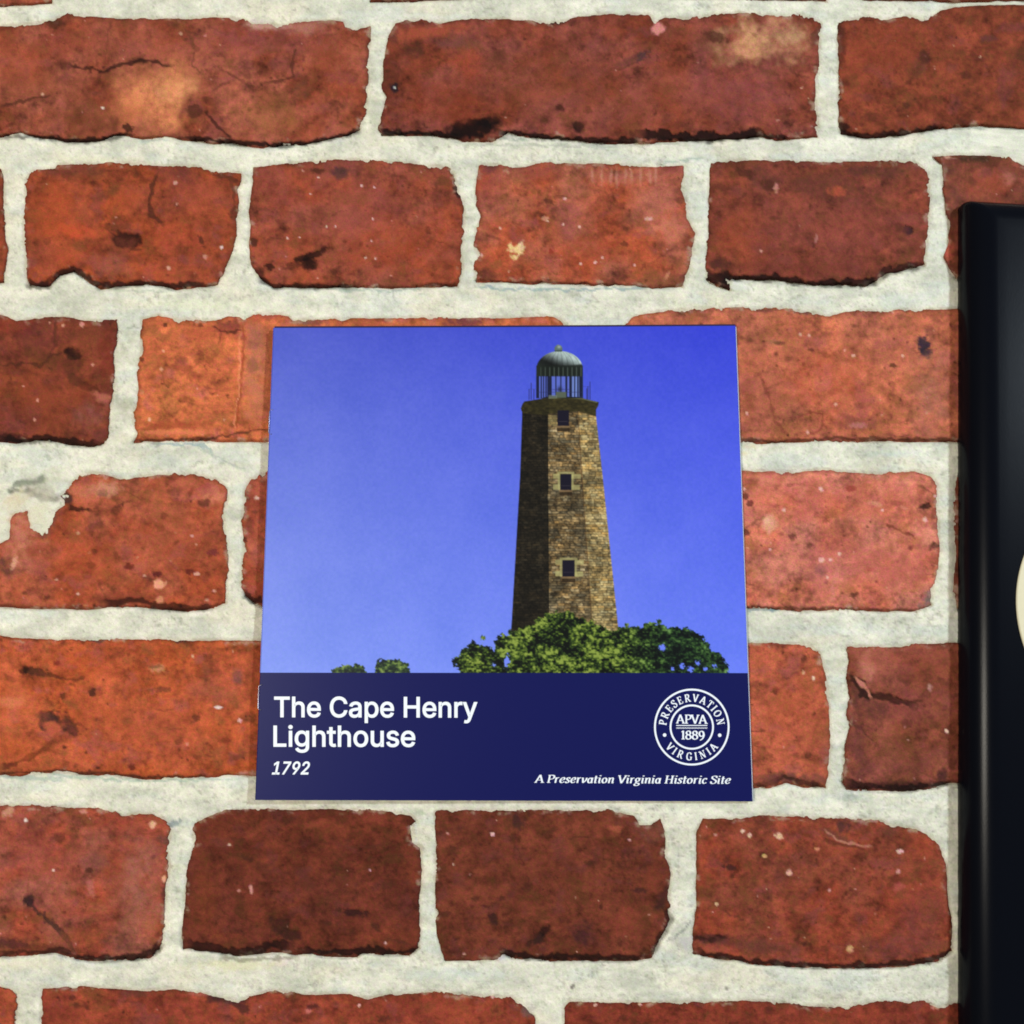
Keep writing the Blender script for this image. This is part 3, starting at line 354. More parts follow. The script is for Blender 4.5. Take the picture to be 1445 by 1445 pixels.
B(962,1318,26,18,0,(168,170,160),.55,1,-.1,.7,'m'); S([(950,1325),(965,1312),(975,1300)],2.4,(120,122,116),.6,-.2,'m'); B(968,1330,12,10,0,(196,190,184),.7,.7,.3,.5,'m'); B(395,1358,14,7,0,(232,216,204),.8,.7,.2,.5,'m'); B(330,1362,60,8,0,(226,218,176),.6,.9,0,.5,'m'); S([(310,1352),(350,1354),(420,1352)],4,(120,112,92),.6,-.3,'m'); B(708,1352,10,5,0,(196,196,206),.8,.6,.2,.4,'m')
S([(560,1155),(585,1160),(588,1180),(584,1192)],4,(198,204,190),.6,.2,'m'); B(592,1146,12,5,0,(150,168,140),.5,.8,0,.5,'m'); B(1080,1102,24,6,0,(176,190,184),.0); B(36,1360,50,8,0,(232,224,196),.6,.9,.1,.4,'m'); B(205,1255,0.1,0.1,0,MG,0); B(251,1225,8,14,0,(196,200,176),.5,.9,-.1,.5,'m')
B(530,165,9,26,0,(184,184,162),.6,.9,-.15,.6,'m'); B(365,30,18,3,0,(214,196,196),.6,.8,.1,.4,'m'); B(300,640,60,12,0,(196,200,184),.4,1,0,.5,'m'); B(1050,640,10,4,0,(214,190,140),.6,.8,0,.5,'m'); B(1060,630,14,4,0,(206,186,142),.7,.8,0,.5,'m')
B(1025,1395,4,3,0,(120,110,100),.7,.5,0,.4,'m'); B(808,1392,3,4,0,(96,84,80),.8,.5,0,.4,'m'); B(1270,640,50,6,0,(200,214,208),.5,1,.1,.5,'m'); B(120,225,50,6,0,(232,228,190),.5,1,.1,.5,'m'); B(650,1375,90,9,0,(204,214,204),.4,1,.1,.5,'m'); B(270,430,80,8,0,(232,232,200),.5,1,.1,.5,'m')
for x,y in ((1183,1085),(1330,560),(1333,580),(660,250),(663,310),(985,260),(990,380),(345,300),(20,300),(177,470),(330,730),(1340,740)): B(x,y,9,5,rng.uniform(0,180),(180,184,168),.5,.9,-.1,.6,'m')

def axis(a, b, fine, coarse, lo=-14, hi=1459):
    r = []; x = a
    while x < b:
        r.append(x); x += fine if lo <= x <= hi else coarse
    r.append(b); return np.array(r, float)
def apply_marks(X, Y, xs, ys, col, z, kind, feats):
    for f in feats:
        if f[0] == 'B':
            _, x, y, rx, ry, an, c, a, soft, dz, warp, on = f
            if on != kind or a == 0: continue
            if min(rx, ry) < 7 and sum(c) > 480: a, rx, ry, soft = a * .8, rx * .85, ry * .85, soft * 1.4
            if c == BLK: rx, ry, soft = rx * 1.2, ry * 1.2, soft * .8
            R = max(rx, ry) * (1 + warp + soft * .6) + 2
            j0, j1 = np.searchsorted(xs, x - R), np.searchsorted(xs, x + R); i0, i1 = np.searchsorted(ys, y - R), np.searchsorted(ys, y + R)
            if j0 >= j1 or i0 >= i1: continue
            sx = X[i0:i1, j0:j1]; sy = Y[i0:i1, j0:j1]
            u = (sx - x) * math.cos(an) + (sy - y) * math.sin(an); v = -(sx - x) * math.sin(an) + (sy - y) * math.cos(an)
            d = np.hypot(u / rx, v / ry)
            L = max(3.0, min(rx, ry) * .8)
            d = d + warp * fbm(sx / L, sy / L, int(x + y) % 13, 3)
            m = 1 - sm(1 - soft * .75, 1 + soft * .45, d)
            if min(rx, ry) > 11 and c != BLK: m = m * np.clip(.8 + .45 * fbm(sx / 7, sy / 7, int(x) % 11, 4) + .2 * fbm(sx / 20, sy / 20, int(y) % 11, 2), 0, 1.15)
            m = np.minimum(m, 1)
        else:
            _, pts, w_, c, a, dz, on, soft = f
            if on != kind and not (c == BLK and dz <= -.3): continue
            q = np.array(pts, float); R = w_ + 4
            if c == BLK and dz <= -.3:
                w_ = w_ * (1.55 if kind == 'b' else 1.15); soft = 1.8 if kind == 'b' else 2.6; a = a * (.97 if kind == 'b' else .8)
            j0, j1 = np.searchsorted(xs, q[:, 0].min() - R), np.searchsorted(xs, q[:, 0].max() + R); i0, i1 = np.searchsorted(ys, q[:, 1].min() - R), np.searchsorted(ys, q[:, 1].max() + R)
            if j0 >= j1 or i0 >= i1: continue
            sx = X[i0:i1, j0:j1]; sy = Y[i0:i1, j0:j1]
            wx = sx + 2.2 * fbm(sx / 9, sy / 9, 3, 2); wy = sy + 2.2 * fbm(sx / 9, sy / 9, 8, 2)
            d, t = sdline(wx, wy, pts)
            ww = w_ * .55 * (1 + .75 * fbm(sx / 13, sy / 13, 5, 3))
            m = 1 - sm(ww - soft * .5, ww + soft, d)
            m = m * np.clip(1.25 * np.minimum(1, 8 * np.minimum(t + .04, 1.04 - t)), 0, 1)
        k = (m * a)[..., None]
        col[i0:i1, j0:j1] = col[i0:i1, j0:j1] * (1 - k) + lin(c) * k
        z[i0:i1, j0:j1] += m * dz * 1e-3

HUE = np.array([.86, .99, .92])
mat_brick = grainy('fired_clay', .85, 1900, .22, .75, 1300, .12, .0004, .13)
mat_mortar = grainy('lime_mortar', .9, 1500, .12, .8, 1200, .1, .0003, .04)
surface = bpy.data.objects.new('brick_surface', None); COL.objects.link(surface)
surface['kind'] = 'structure'; surface['label'] = 'worn red brick surface with thick pale mortar joints behind the booklet and the black case'
brick_sd = []
for bi, (c1, c2, pts, specks, pits, ragged, groove) in enumerate(BR):
    q = np.array(pts, float)
    infr = q[:, 0].max() > -10 and q[:, 0].min() < 1455 and q[:, 1].max() > -10 and q[:, 1].min() < 1455
    fine = 1.8 if infr else 7
    xs = axis(q[:, 0].min() - 7, q[:, 0].max() + 7, fine, 7); ys = axis(q[:, 1].min() - 7, q[:, 1].max() + 7, fine, 7)
    X, Y = np.meshgrid(xs, ys)
    sd, ny = sdpoly(X, Y, pts)
    sd = sd + ragged * (.35 + 1.3 * np.clip(fbm(X / 37, Y / 31, 12, 2) + .45, 0, 1)) * (1.9 * fbm(X / 12, Y / 12, 2, 3) + .8 * fbm(X / 3.5, Y / 3.5, 6, 2))
    br = np.random.default_rng(100 + bi)
    # relief in mm
    pit = sm(.30, .75, fbm(X / 5.5, Y / 5.5, bi + 3, 3)) * sm(-.2, .6, fbm(X / 45, Y / 40, bi + 8, 2))
    spall = sm(.28, .36, fbm(X / 40, Y / 24, bi + 12, 4))
    z = .22 * fbm(X / 75, Y / 75, bi, 3) + .22 * fbm(X / 20, Y / 18, bi + 4, 3) + .11 * fbm(X / 5.5, Y / 5.5, bi + 7, 3) + .05 * fbm(X / 2.6, Y / 2.6, bi + 2, 2) - .22 * pit - .16 * spall
    ridge = 1 - np.abs(fbm(X / 34 + .3 * fbm(X / 20, Y / 20, 9, 2), Y / 26, bi + 9, 4)) ; z = z + .12 * sm(.86, 1, ridge) * -1
    z = z + br.uniform(-.12, .12) + br.uniform(-.1, .1) * (X - X.mean()) / 150
    z = np.minimum(z, .42) * 1e-3 * sm(-1, 9, sd)
    z = z - 2.6e-3 * (1 - sm(-3.2, 1.6, sd)) - .25e-3 * (1 - sm(0, 7, sd))
    # colour
    A, Bc = lin(c1) * HUE, lin(c2) * HUE
    f = np.clip(.5 + .75 * fbm(X / 48, Y / 40, bi + 2, 4), 0, 1)[..., None]
    col = A * (1 - f) + Bc * f
    g = fbm(X / 13, Y / 11, bi + 5, 4); h = fbm(X / 4, Y / 4, bi + 1, 3); k = fbm(X / 24, Y / 20, bi + 11, 4)
    col = col * np.clip(1 + .33 * g + .18 * h + .26 * fbm(X / 28, Y / 24, bi + 13, 3) - .12 * (vnoise(X / 2.2, Y / 5, 4) - .5), .3, 2)[..., None]
    ol = sm(.25, .9, k)[..., None] * .55; col = col * (1 - ol) + (col.mean() / .13) * lin((120, 72, 40)) * ol      # brown, under-fired patches
    pu = sm(.25, .9, -k)[..., None] * .5; col = col * (1 - pu) + (col.mean() / .13) * lin((140, 72, 66)) * pu    # pinkish patches
    dk = sm(.45, .85, fbm(X / 26, Y / 18, bi + 6, 4))[..., None] * .4; col = col * (1 - dk) + lin((70, 36, 26)) * dk
    col = col * (1 - .3 * pit - .1 * spall)[..., None]
    smr = (sm(.25, .7, fbm(X / 19, Y / 13, bi + 10, 4)) * (1 - sm(1.5, 8, sd + 3 * fbm(X / 7, Y / 7, bi, 3))) * .5)[..., None]
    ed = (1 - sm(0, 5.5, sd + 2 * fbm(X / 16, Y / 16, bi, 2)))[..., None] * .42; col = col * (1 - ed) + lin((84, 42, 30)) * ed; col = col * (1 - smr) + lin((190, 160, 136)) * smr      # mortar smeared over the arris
    feats = []
    if infr:
        area_ = (min(q[:, 0].max(), 1450) - max(q[:, 0].min(), 0)) * (q[:, 1].max() - q[:, 1].min()) / 50000
        x0, x1 = max(q[:, 0].min(), 0), min(q[:, 0].max(), 1450)
        for _ in range(int(40 * pits * area_)):
            r = br.uniform(.9, 2.3) if br.random() < .9 else br.uniform(2.3, 4)
            feats.append(('B', br.uniform(x0, x1), br.uniform(q[:, 1].min(), q[:, 1].max()), r * br.uniform(.9, 1.4), r * .85, br.uniform(0, 3), (62, 30, 22), br.uniform(.35, .85), .9, -.18, .3, 'b'))
        for _ in range(int(8 * specks * area_)):
            r = br.uniform(.8, 1.8)
            feats.append(('B', br.uniform(x0, x1), br.uniform(q[:, 1].min(), q[:, 1].max()), r * br.uniform(.9, 1.7), r * .8, br.uniform(0, 3), (232, 172, 150), br.uniform(.35, .85), .7, .03, .4, 'b'))
        for _ in range(int(4 * area_)):
            x = br.uniform(x0, x1); y = br.uniform(q[:, 1].min() + 15, q[:, 1].max() - 8); an = br.uniform(-.6, .6); l = br.uniform(8, 26)
            feats.append(('S', [(x, y), (x + l * math.cos(an), y + l * math.sin(an) + br.uniform(-3, 3)), (x + 1.8 * l * math.cos(an), y + 1.8 * l * math.sin(an))], br.uniform(1.2, 2.6), (82, 42, 30), br.uniform(.3, .65), -.15, 'b', 1.2))
        feats += [f_ for f_ in FE]
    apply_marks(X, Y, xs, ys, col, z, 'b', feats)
    keep = np.maximum.reduce([sd[:-1, :-1], sd[1:, :-1], sd[:-1, 1:], sd[1:, 1:]]) > -3.6
    cx = (X[:-1, :-1] + X[1:, 1:]) / 2; cy = (Y[:-1, :-1] + Y[1:, 1:]) / 2
    keep &= ~((cx > 415) & (cx < 1020) & (cy > 490) & (cy < 1095))
    keep &= ~((cx > 1400) & (cy > 330) & (cy < 1440) & (cx < 1880))
    pos = P(X, Y, z)
    pos[..., 2] = z
    org = P(q[:, 0].mean(), q[:, 1].mean(), 0.0)
    me = grid_mesh('brick', pos, keep, col, org)
    o = link('brick', me, surface, mat_brick); o.location = org

# mortar bed
xs = axis(-700, 2000, 2.3, 12, -10, 1370); ys = axis(-700, 2260, 2.3, 12, -10, 1455)
X, Y = np.meshgrid(xs, ys)
sdm = np.full(X.shape, -60.0); nym = np.zeros(X.shape); grv = np.zeros(X.shape)
for (c1, c2, pts, _, _, ragged, groove) in BR:
    q = np.array(pts, float)
    j0, j1 = np.searchsorted(xs, q[:, 0].min() - 45), np.searchsorted(xs, q[:, 0].max() + 45); i0, i1 = np.searchsorted(ys, q[:, 1].min() - 45), np.searchsorted(ys, q[:, 1].max() + 45)
    s, n = sdpoly(X[i0:i1, j0:j1], Y[i0:i1, j0:j1], pts)
    cur = sdm[i0:i1, j0:j1]; m = s > cur
    sdm[i0:i1, j0:j1] = np.where(m, s, cur)
    nym[i0:i1, j0:j1] = np.where(m, np.where(s < 0, -n, n), nym[i0:i1, j0:j1]); grv[i0:i1, j0:j1] = np.where(m, groove, grv[i0:i1, j0:j1])
d = -sdm                                             # distance outside the nearest brick
mp = sm(.42, .8, fbm(X / 6, Y / 5, 15, 3)) * sm(-.1, .5, fbm(X / 40, Y / 30, 6, 2))
z = .22 * fbm(X / 30, Y / 22, 3, 4) + .16 * fbm(X / 9, Y / 7, 7, 3) + .09 * fbm(X / 3.4, Y / 3.2, 11, 3) - .35 * mp
z = z * 1e-3 - .45e-3
z = z + .22e-3 * sm(0, 14, d)
low = sm(.5, .95, nym)                                # brick edge above this mortar: the joint has opened there
gw = np.clip(2.2 + 2.6 * fbm(X / 38, Y / 38, 9, 3), .0, 5.5) * grv
z = z - 1.9e-3 * low * (1 - sm(gw, gw + 2.2, d)) * np.clip(gw, 0, 1)
z = z - .45e-3 * (1 - sm(0, 4.5, d))
base = lin((231, 226, 206)); alt = lin((203, 202, 183)); yel = lin((228, 216, 188)); grn = lin((206, 213, 204))
f = np.clip(.42 + .75 * fbm(X / 26, Y / 15, 5, 4), 0, 1)[..., None]
col = base * (1 - f) + alt * f
f = (sm(.2, .9, fbm(X / 70, Y / 40, 8, 3)) * .35)[..., None]; col = col * (1 - f) + yel * f
f = (sm(.1, .8, fbm(X / 55, Y / 18, 12, 3)) * .4)[..., None]; col = col * (1 - f) + grn * f
col = col * (1 + .08 * fbm(X / 6, Y / 5, 1, 3) + .06 * fbm(X / 2.6, Y / 2.6, 4, 2) + .08 * fbm(X / 45, Y / 22, 10, 3))[..., None]
f = (sm(.45, .9, fbm(X / 4.5, Y / 4.5, 13, 3)) * .35)[..., None]; col = col * (1 - f) + lin((150, 152, 134)) * f
f = (.45 * (1 - sm(0, 3.2, d + 1.6 * fbm(X / 14, Y / 14, 2, 2))))[..., None]; col = col * (1 - f) + lin((166, 146, 118)) * f  # mortar browner and darker along the arrises
mr = np.random.default_rng(5); feats = list(FE); col = col * (1 - .28 * mp)[..., None]
for _ in range(900):
    feats.append(('B', mr.uniform(0, 1345), mr.uniform(0, 1445), mr.uniform(.8, 2.2), mr.uniform(.7, 1.6), 0, (140, 140, 122), mr.uniform(.3, .7), .7, -.06, .4, 'm'))
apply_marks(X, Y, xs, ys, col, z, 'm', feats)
cx = (X[:-1, :-1] + X[1:, 1:]) / 2; cy = (Y[:-1, :-1] + Y[1:, 1:]) / 2
keep = (np.minimum.reduce([sdm[:-1, :-1], sdm[1:, :-1], sdm[:-1, 1:], sdm[1:, 1:]]) < 7)
keep &= ~((cx > 415) & (cx < 1020) & (cy > 490) & (cy < 1095))
pos = P(X, Y, z); pos[..., 2] = z
mort = link('mortar', grid_mesh('mortar', pos, keep, col), surface, mat_mortar)

# ------------------------------------------------------------------ the booklet
CN = dict(TL=(386.5, 462.5), TR=(1038, 459.5), BR=(1062, 1131), BL=(361, 1129))
def ztop(u):
    u = np.asarray(u, float)
    return 1e-3 * (1.75 + 2.5 * (1 - np.clip(u, 0, 1)) ** 1.5)
TH = 1.15e-3
_tl, _tr, _br, _bl = P(*CN['TL'], ztop(0)), P(*CN['TR'], ztop(1)), P(*CN['BR'], ztop(1)), P(*CN['BL'], ztop(0))
def W(u, v, dz=0.0):
    u = np.asarray(u, float)[..., None]; v = np.asarray(v, float)[..., None]
    p = (_tl * (1 - u) + _tr * u) * (1 - v) + (_bl * (1 - u) + _br * u) * v
    p = p.copy(); p[..., 2] = ztop(u[..., 0]) + dz
    return p
def proj(p):
    d = p - CAM; X_, Y_, Z_ = d @ np.array([VX[0], VY[0], VN[0]]), d @ np.array([VX[1], VY[1], VN[1]]), d @ np.array([VX[2], VY[2], VN[2]])
    return CPX + FPX * X_ / -Z_, CPX - FPX * Y_ / -Z_
def drape(px, py, dz=4e-5):
    px = np.asarray(px, float); py = np.asarray(py, float); z = np.full(px.shape, .002)
    for _ in range(5):
        p = P(px, py, z)
        u = (p[..., 0] - _bl[0]) / (_br[0] - _bl[0]); z = ztop(u) + dz
    return P(px, py, z)
vb = float((P(700, 949.6, .0028)[1] - _tl[1]) / (_bl[1] - _tl[1]))
booklet = bpy.data.objects.new('booklet', None); COL.objects.link(booklet)
booklet['label'] = 'square stapled booklet with a stone lighthouse under blue sky and a navy title band'; booklet['category'] = 'booklet'
mat_print = grainy('coated_print', .4, 3000, .06, .03, 2500, .16)
mat_navy = plain('navy_print', (17, 21, 83), .34, .18, .03, 2500, .07)
mat_paper = plain('paper', (226, 226, 230), .8, .2)
mat_dark = plain('dark_print', (40, 22, 60), .5, .3)
mat_white = plain('white_print', (244, 248, 255), .42, .45)
mat_wire = plain('staple_wire', (150, 150, 165), .3, .8); mat_wire.node_tree.nodes['Principled BSDF'].inputs['Metallic'].default_value = .9
def slab(name, u0, u1, v0, v1, dtop, dbot, mtop, mside, parent, n=40):
    us = np.linspace(u0, u1, n); vt = []
    for v in (v0, v1):
        for dz in (dtop, dbot): vt.append(W(us, np.full(n, v), dz))
    V = np.concatenate(vt); F = []; mi = []
    T0, B0, T1, B1 = 0, n, 2 * n, 3 * n
    for i in range(n - 1):
        F += [(T1 + i, T1 + i + 1, T0 + i + 1, T0 + i), (B0 + i, B0 + i + 1, B1 + i + 1, B1 + i), (T0 + i, T0 + i + 1, B0 + i + 1, B0 + i), (B1 + i, B1 + i + 1, T1 + i + 1, T1 + i)]; mi += [0, 1, 1, 1]
    F += [(T0, B0, B1, T1), (T1 + n - 1, B1 + n - 1, B0 + n - 1, T0 + n - 1)]; mi += [1, 1]
    me = bpy.data.meshes.new(name); me.from_pydata(V.tolist(), [], F); me.materials.append(mtop); me.materials.append(mside)
    me.polygons.foreach_set('material_index', mi)
    return link(name, me, parent)
front = slab('front_cover', 0, 1, 0, 1, 0, -.16e-3, mat_navy, mat_paper, booklet)
for k in range(4):
    slab('page', .002, 1.0005 + .0006 * k, .0016 + .0006 * (k % 2), .9985 - .0008 * (k % 2), -.2e-3 - .2e-3 * k, -.36e-3 - .2e-3 * k, mat_paper, mat_paper, booklet)
slab('back_cover', 0, 1.0, -.0052, .998, -1.0e-3, -TH, mat_dark, mat_dark, booklet)

def paint(x, y):
    """the printed cover picture, sRGB, at positions measured in the photograph"""
    u = np.clip((x - 375) / 675, 0, 1); v = np.clip((y - 460) / 490, 0, 1)
    c00, c10, c01, c11 = (np.array(c, float) for c in ((80,91,194), (50,60,204), (127,148,238), (106,126,242)))
    vv = v ** .85; U = (u ** 1.0)[..., None]; V = vv[..., None]
    c = (c00 * (1 - U) + c10 * U) * (1 - V) + (c01 * (1 - U) + c11 * U) * V
    c = c + (4 * fbm(x / 60, y / 60, 3, 3) + 3 * fbm(x / 4, y / 4, 6, 2))[..., None] * np.array([1, .8, .6])
    def over(mask, colr, c):
        m = np.clip(mask, 0, 1)[..., None]; return c * (1 - m) + np.asarray(colr, float) * m
    def box(x0, x1, y0, y1, s=.5):
        return np.clip((x - x0) / (2 * s) + .5, 0, 1) * np.clip((x1 - x) / (2 * s) + .5, 0, 1) * np.clip((y - y0) / (2 * s) + .5, 0, 1) * np.clip((y1 - y) / (2 * s) + .5, 0, 1)
    def edge(pts):
        return np.interp(y, [p[1] for p in pts], [p[0] for p in pts])
    def aa(d): return np.clip(d + .5, 0, 1)
    # tower
    xl = edge([(737, 578), (734, 670), (721.2, 893)]); xr = edge([(840.8, 584), (849.8, 665), (873.2, 893)])
    x1 = edge([(773.2, 585), (773.5, 700), (774.5, 866)]); x2 = edge([(815.6, 581), (821, 665), (828.5, 776), (836.5, 893)])
    row = (y - 575) / 3.5 + .25 * fbm(x / 30, y / 30, 4, 2); ri = np.floor(row)
    sh = vnoise(ri * 7.3 + .5, ri * .7, 5) * 17; wl = 7 + 7 * vnoise(ri * 3.1, ri * 1.7 + .5, 8)
    cxi = np.floor((x + sh) / wl); rnd = vnoise(cxi * 5.77 + ri * 13.1, ri * 3.3 + cxi * 1.9, 2); rn2 = vnoise(cxi * 3.1 + 7, ri * 9.7 + cxi, 6)
    joint = np.minimum(1, np.minimum((row - ri), 1 - (row - ri)) * 4.2) * np.minimum(1, np.minimum(((x + sh) / wl) % 1, 1 - ((x + sh) / wl) % 1) * 6)
    bri = (.62 + .52 * rnd) * (.62 + .38 * np.clip(joint + .5 * fbm(x / 8, y / 5, 7, 3), 0, 1)) * (1 + .3 * fbm(x / 3.2, y / 2.4, 9, 3)) * (1 + .28 * fbm(x / 14, y / 18, 1, 3))
    hue = np.stack([1 + .05 * (rn2 - .5), np.ones_like(rn2) - .1 * (rn2 - .4), 1 - .35 * (rn2 - .4)], -1)
    mid = np.array([132, 111, 78]) * bri[..., None] * hue; rgt = np.array([172, 148, 100]) * (bri ** .85)[..., None] * hue; lft = np.array([37, 31, 22]) * (bri * 1.05)[..., None] * (.5 + .5 * hue)
    grey = sm(.35, .8, fbm((x - 20) / 24, y / 34, 12, 3))[..., None] * .45; mid = mid * (1 - grey) + np.array([140, 132, 108]) * (bri * 1.0)[..., None] * grey
    tone = np.where((x < x1)[..., None], lft, np.where((x < x2)[..., None], mid, rgt))
    tone = over(np.exp(-((x - x2) / .9) ** 2) * .45, (84, 56, 30), tone)
    inT = aa(x - xl) * aa(xr - x) * aa(y - 580) * aa(893 - y)
    c = c * (1 - inT[..., None]) + tone * inT[..., None]
    # cornice
    top = np.interp(x, [735, 740, 774, 800, 820, 845], [572, 566.5, 561, 560, 561.5, 567.5]); bot = np.interp(x, [735, 737, 773, 774, 815, 816, 841, 845], [577, 583, 586, 584, 580.5, 580, 587, 572])
    xcl = np.interp(y, [565, 572, 577, 590], [739.5, 736.5, 734.8, 737]); xcr = np.interp(y, [565, 568, 573, 578, 590], [844.5, 845, 844, 841.2, 841.5])
    cm = aa(y - top) * aa(bot - y) * aa(x - xcl) * aa(xcr - x)
    cc = np.array([50, 44, 22]) * (1 + .3 * fbm(x / 5, y / 3, 3, 3))[..., None] * np.where(x < 774, .9, 1.0)[..., None]
    c = c * (1 - cm[..., None]) + cc * cm[..., None]
    c = over(aa(y - top) * aa(top + 1.8 - y) * aa(x - 774) * aa(843 - x) * .75, (104, 108, 76), c)
    c = over(aa(y - bot + .2) * aa(bot + 1.2 - y) * aa(x - 737) * aa(841 - x) * .5, (34, 26, 16), c)
    # lantern room
    dome_r = ((x - 789.7) / 32.4) ** 2 + (np.minimum(y - 520, 0) / 24.6) ** 2
    lan = aa((1 - np.sqrt(dome_r)) * 25) * aa(531 - y)
    body = aa(x - 756.8) * aa(822.6 - x) * aa(562 - y) * aa(y - 516)
    base_y = np.interp(x, [757, 775, 822], [563.5, 559, 560.5])
    glass = body * aa(y - 528.5) * aa(base_y - y)
    c = over(body * aa(base_y + 2 - y), (24, 25, 24), c)
    c = over(glass, (88, 102, 192), c)
    c = over(glass * aa(x - 803) * .35, (150, 180, 200), c)
    for bx, bw in ((758.4, 2.0), (775.5, 2.6), (820.4, 2.6), (763.7, .7), (767, .6), (770.6, .7), (784.5, .6), (791.4, .6), (799.2, 1.1), (805.2, 1.6), (811, .6), (815.5, .8)):
        c = over(body * aa(y - 527) * aa(base_y - y) * aa(bw * 1.15 + .1 - np.abs(x - bx)) * .95, (20, 24, 48), c)
    c = over(box(779, 805, 549.2, 550.2) * .6, (44, 44, 110), c); c = over(box(757, 822, 553, 554) * .5, (40, 44, 90), c)
    c = over(np.exp(-(((x - 790) / 3.4) ** 2 + ((y - 549.5) / 4) ** 2)) * .9, (36, 40, 66), c)
    c = over(box(784.5, 799, 553, 561), (84, 92, 78), c); c = over(box(774, 786, 557.6, 562) * .7, (112, 120, 106), c)
    dome = np.array([138, 150, 148]) * (1 + .12 * fbm(x / 6, y / 7, 2, 3))[..., None]
    lit = np.clip(1.2 - sm(496, 521, y + (789 - x) * .22) * 1.05 + (x - 789) / 110, .16, 1.25)
    dome = dome * lit[..., None]
    dome = dome * (1 - .22 * np.exp(-((((x - 789.7) / np.sqrt(np.clip(1 - ((y - 520) / 24.6) ** 2, .05, 1)) / 32.4 * 4) % 1 - .5) / .09) ** 2))[..., None]
    c = c * (1 - lan[..., None]) + dome * lan[..., None]
    c = over(lan * sm(514, 517.5, y + .006 * (x - 790) ** 2 * .3) * .85, (22, 27, 22), c)
    c = over(lan * aa(y - 517) * aa(.7 - np.abs(((x - 760) / 6.3) % 1 - .5) * 6.3) * sm(516, 520, y) * .5, (110, 124, 112), c)
    c = over(lan * sm(776, 757, x) * sm(505, 515, y) * .6, (40, 46, 40), c)
    c = over(aa(6.0 - np.hypot((x - 788) * 1.05, y - 492.6)) * aa(496 - y), (88, 104, 96), c); c = over(np.exp(-(((x - 789) / 2.6) ** 2 + ((y - 489.6) / 2) ** 2)) * .7, (180, 190, 186), c)
    c = over(aa(1.1 - np.abs(x - 787.5)) * box(780, 796, 486, 488) * .6, (120, 130, 124), c); c = over(box(782.5, 793.5, 494.6, 496.2) * .7, (40, 48, 44), c)
    for rx, y0 in ((746.6, 549), (749.6, 540), (753.4, 549), (828, 548), (829.6, 545), (832.6, 538.5)):
        c = over(aa(.5 - np.abs(x - rx)) * box(740, 840, y0, 564) * 1.0, (40, 42, 96), c)
    c = over(box(746, 757, 548.6, 549.4) * .4, (52, 54, 120), c); c = over(box(822, 833, 545, 545.8) * .4, (52, 54, 120), c)
    # windows
    for (a, b_, y0, y1) in ((786.8, 803, 579, 600.8), (790.6, 806.4, 669, 691.4), (793.6, 810.8, 790.4, 813.6)):
        if y0 > 600:
            for (p, q_, r, s_) in ((a - 10, a, y0 - .5, y0 + 6.5), (a - 10, a, y1 - 8, y1 - .5), (b_, b_ + 13, y0, y0 + 6.5), (b_, b_ + 12, y1 - 7, y1), (a - 4, b_ + 4, y0 - 3.4, y0), (a - 3.4, a, y0, y1), (b_, b_ + 3, y0, y1)):
                c = over(box(p, q_, r, s_) * .75, np.array([166, 158, 104]) * (1 + .12 * fbm(x / 5, y / 5, 4, 2))[..., None], c)
        c = over(box(a - 1, b_ + 1, y1 + 2.6, y1 + 8) * .8, (40, 28, 16), c)
        c = over(box(a - 1.5, b_ + 1.5, y1, y1 + 2.8) * .85, (122, 96, 66), c)
        c = over(box(a, b_, y0, y1), (22, 18, 34), c)
        c = over(box(a + 1.5, b_ - 2, y1 - 6.5, y1 - 5.5) * .4, (90, 80, 80), c)
    c = over(box(774, 786, 586, 600) * .35, (176, 160, 100), c)
    # trees
    main = [(636,962),(646,949),(639,930),(648,926),(654,917),(669,908),(690,910),(698,921),(702,897),(719,896.5),(731,887.6),(749,881.7),(758,872.7),(779,864),(803,864),(820,871),(838,878.7),(862,889),(877,884.6),(898,884.6),(916,878.7),(931,878.7),(945,886),(972,886),(987,895),(1002,911),(1017,925),(1027,941),(1029,962)]
    sdt = sdpoly(x, y, main)[0] + 3.4 * fbm(x / 7, y / 6, 4, 3) + 1.8 * fbm(x / 2.5, y / 2.5, 7, 2)
    for (bx, by, rr) in ((681.5, 900, 3.4), (720, 892, 3.6), (668, 906, 3), (641, 934, 3.2), (884, 882, 3), (930, 877, 3.4)):
        sdt = np.maximum(sdt, rr - np.hypot(x - bx, (y - by)) + 1.2 * fbm(x / 2, y / 2, 5, 2))
    sdt = np.minimum(sdt, np.hypot((x - 715) / 1.0, (y - 934) / 2.4) - 3.2 + 2.2 * fbm(x / 3, y / 3, 2, 2))
    for (hx, hy, hr) in ((934, 914, 4), (962, 940, 3.2), (974, 944, 4), (985, 936, 3), (996, 944, 2.6), (1008, 940, 2.4), (697, 938, 2.2), (948, 944, 2)):
        sdt = np.minimum(sdt, np.hypot(x - hx, y - hy) - hr + 1.8 * fbm(x / 2.2, y / 2.2, 11, 2))
    ul = [(462,962),(470,945),(478,939),(492,940),(503,937),(512,940),(516,948),(518,962)]; ur = [(529,962),(529,940),(537,930),(552,932),(566,931),(576,938),(580,962)]
    s2 = np.maximum(sdpoly(x, y, ul)[0], sdpoly(x, y, ur)[0]) + 2.4 * fbm(x / 5, y / 4, 9, 3) + 1.2 * fbm(x / 2.2, y / 2.2, 3, 2)
    lum = .42 + .4 * fbm(x / 9, y / 7, 6, 4) + .32 * fbm(x / 19, y / 15, 12, 2) + .5 * fbm(x / 3.6, y / 2.6, 10, 2); big = .5 + .5 * fbm(x / 30, y / 24, 14, 2)
    lum = lum * (1.04 - .26 * sm(850, 960, x)) + .16 * big + .1 * np.exp(-((x - 800) / 60) ** 2) - .05
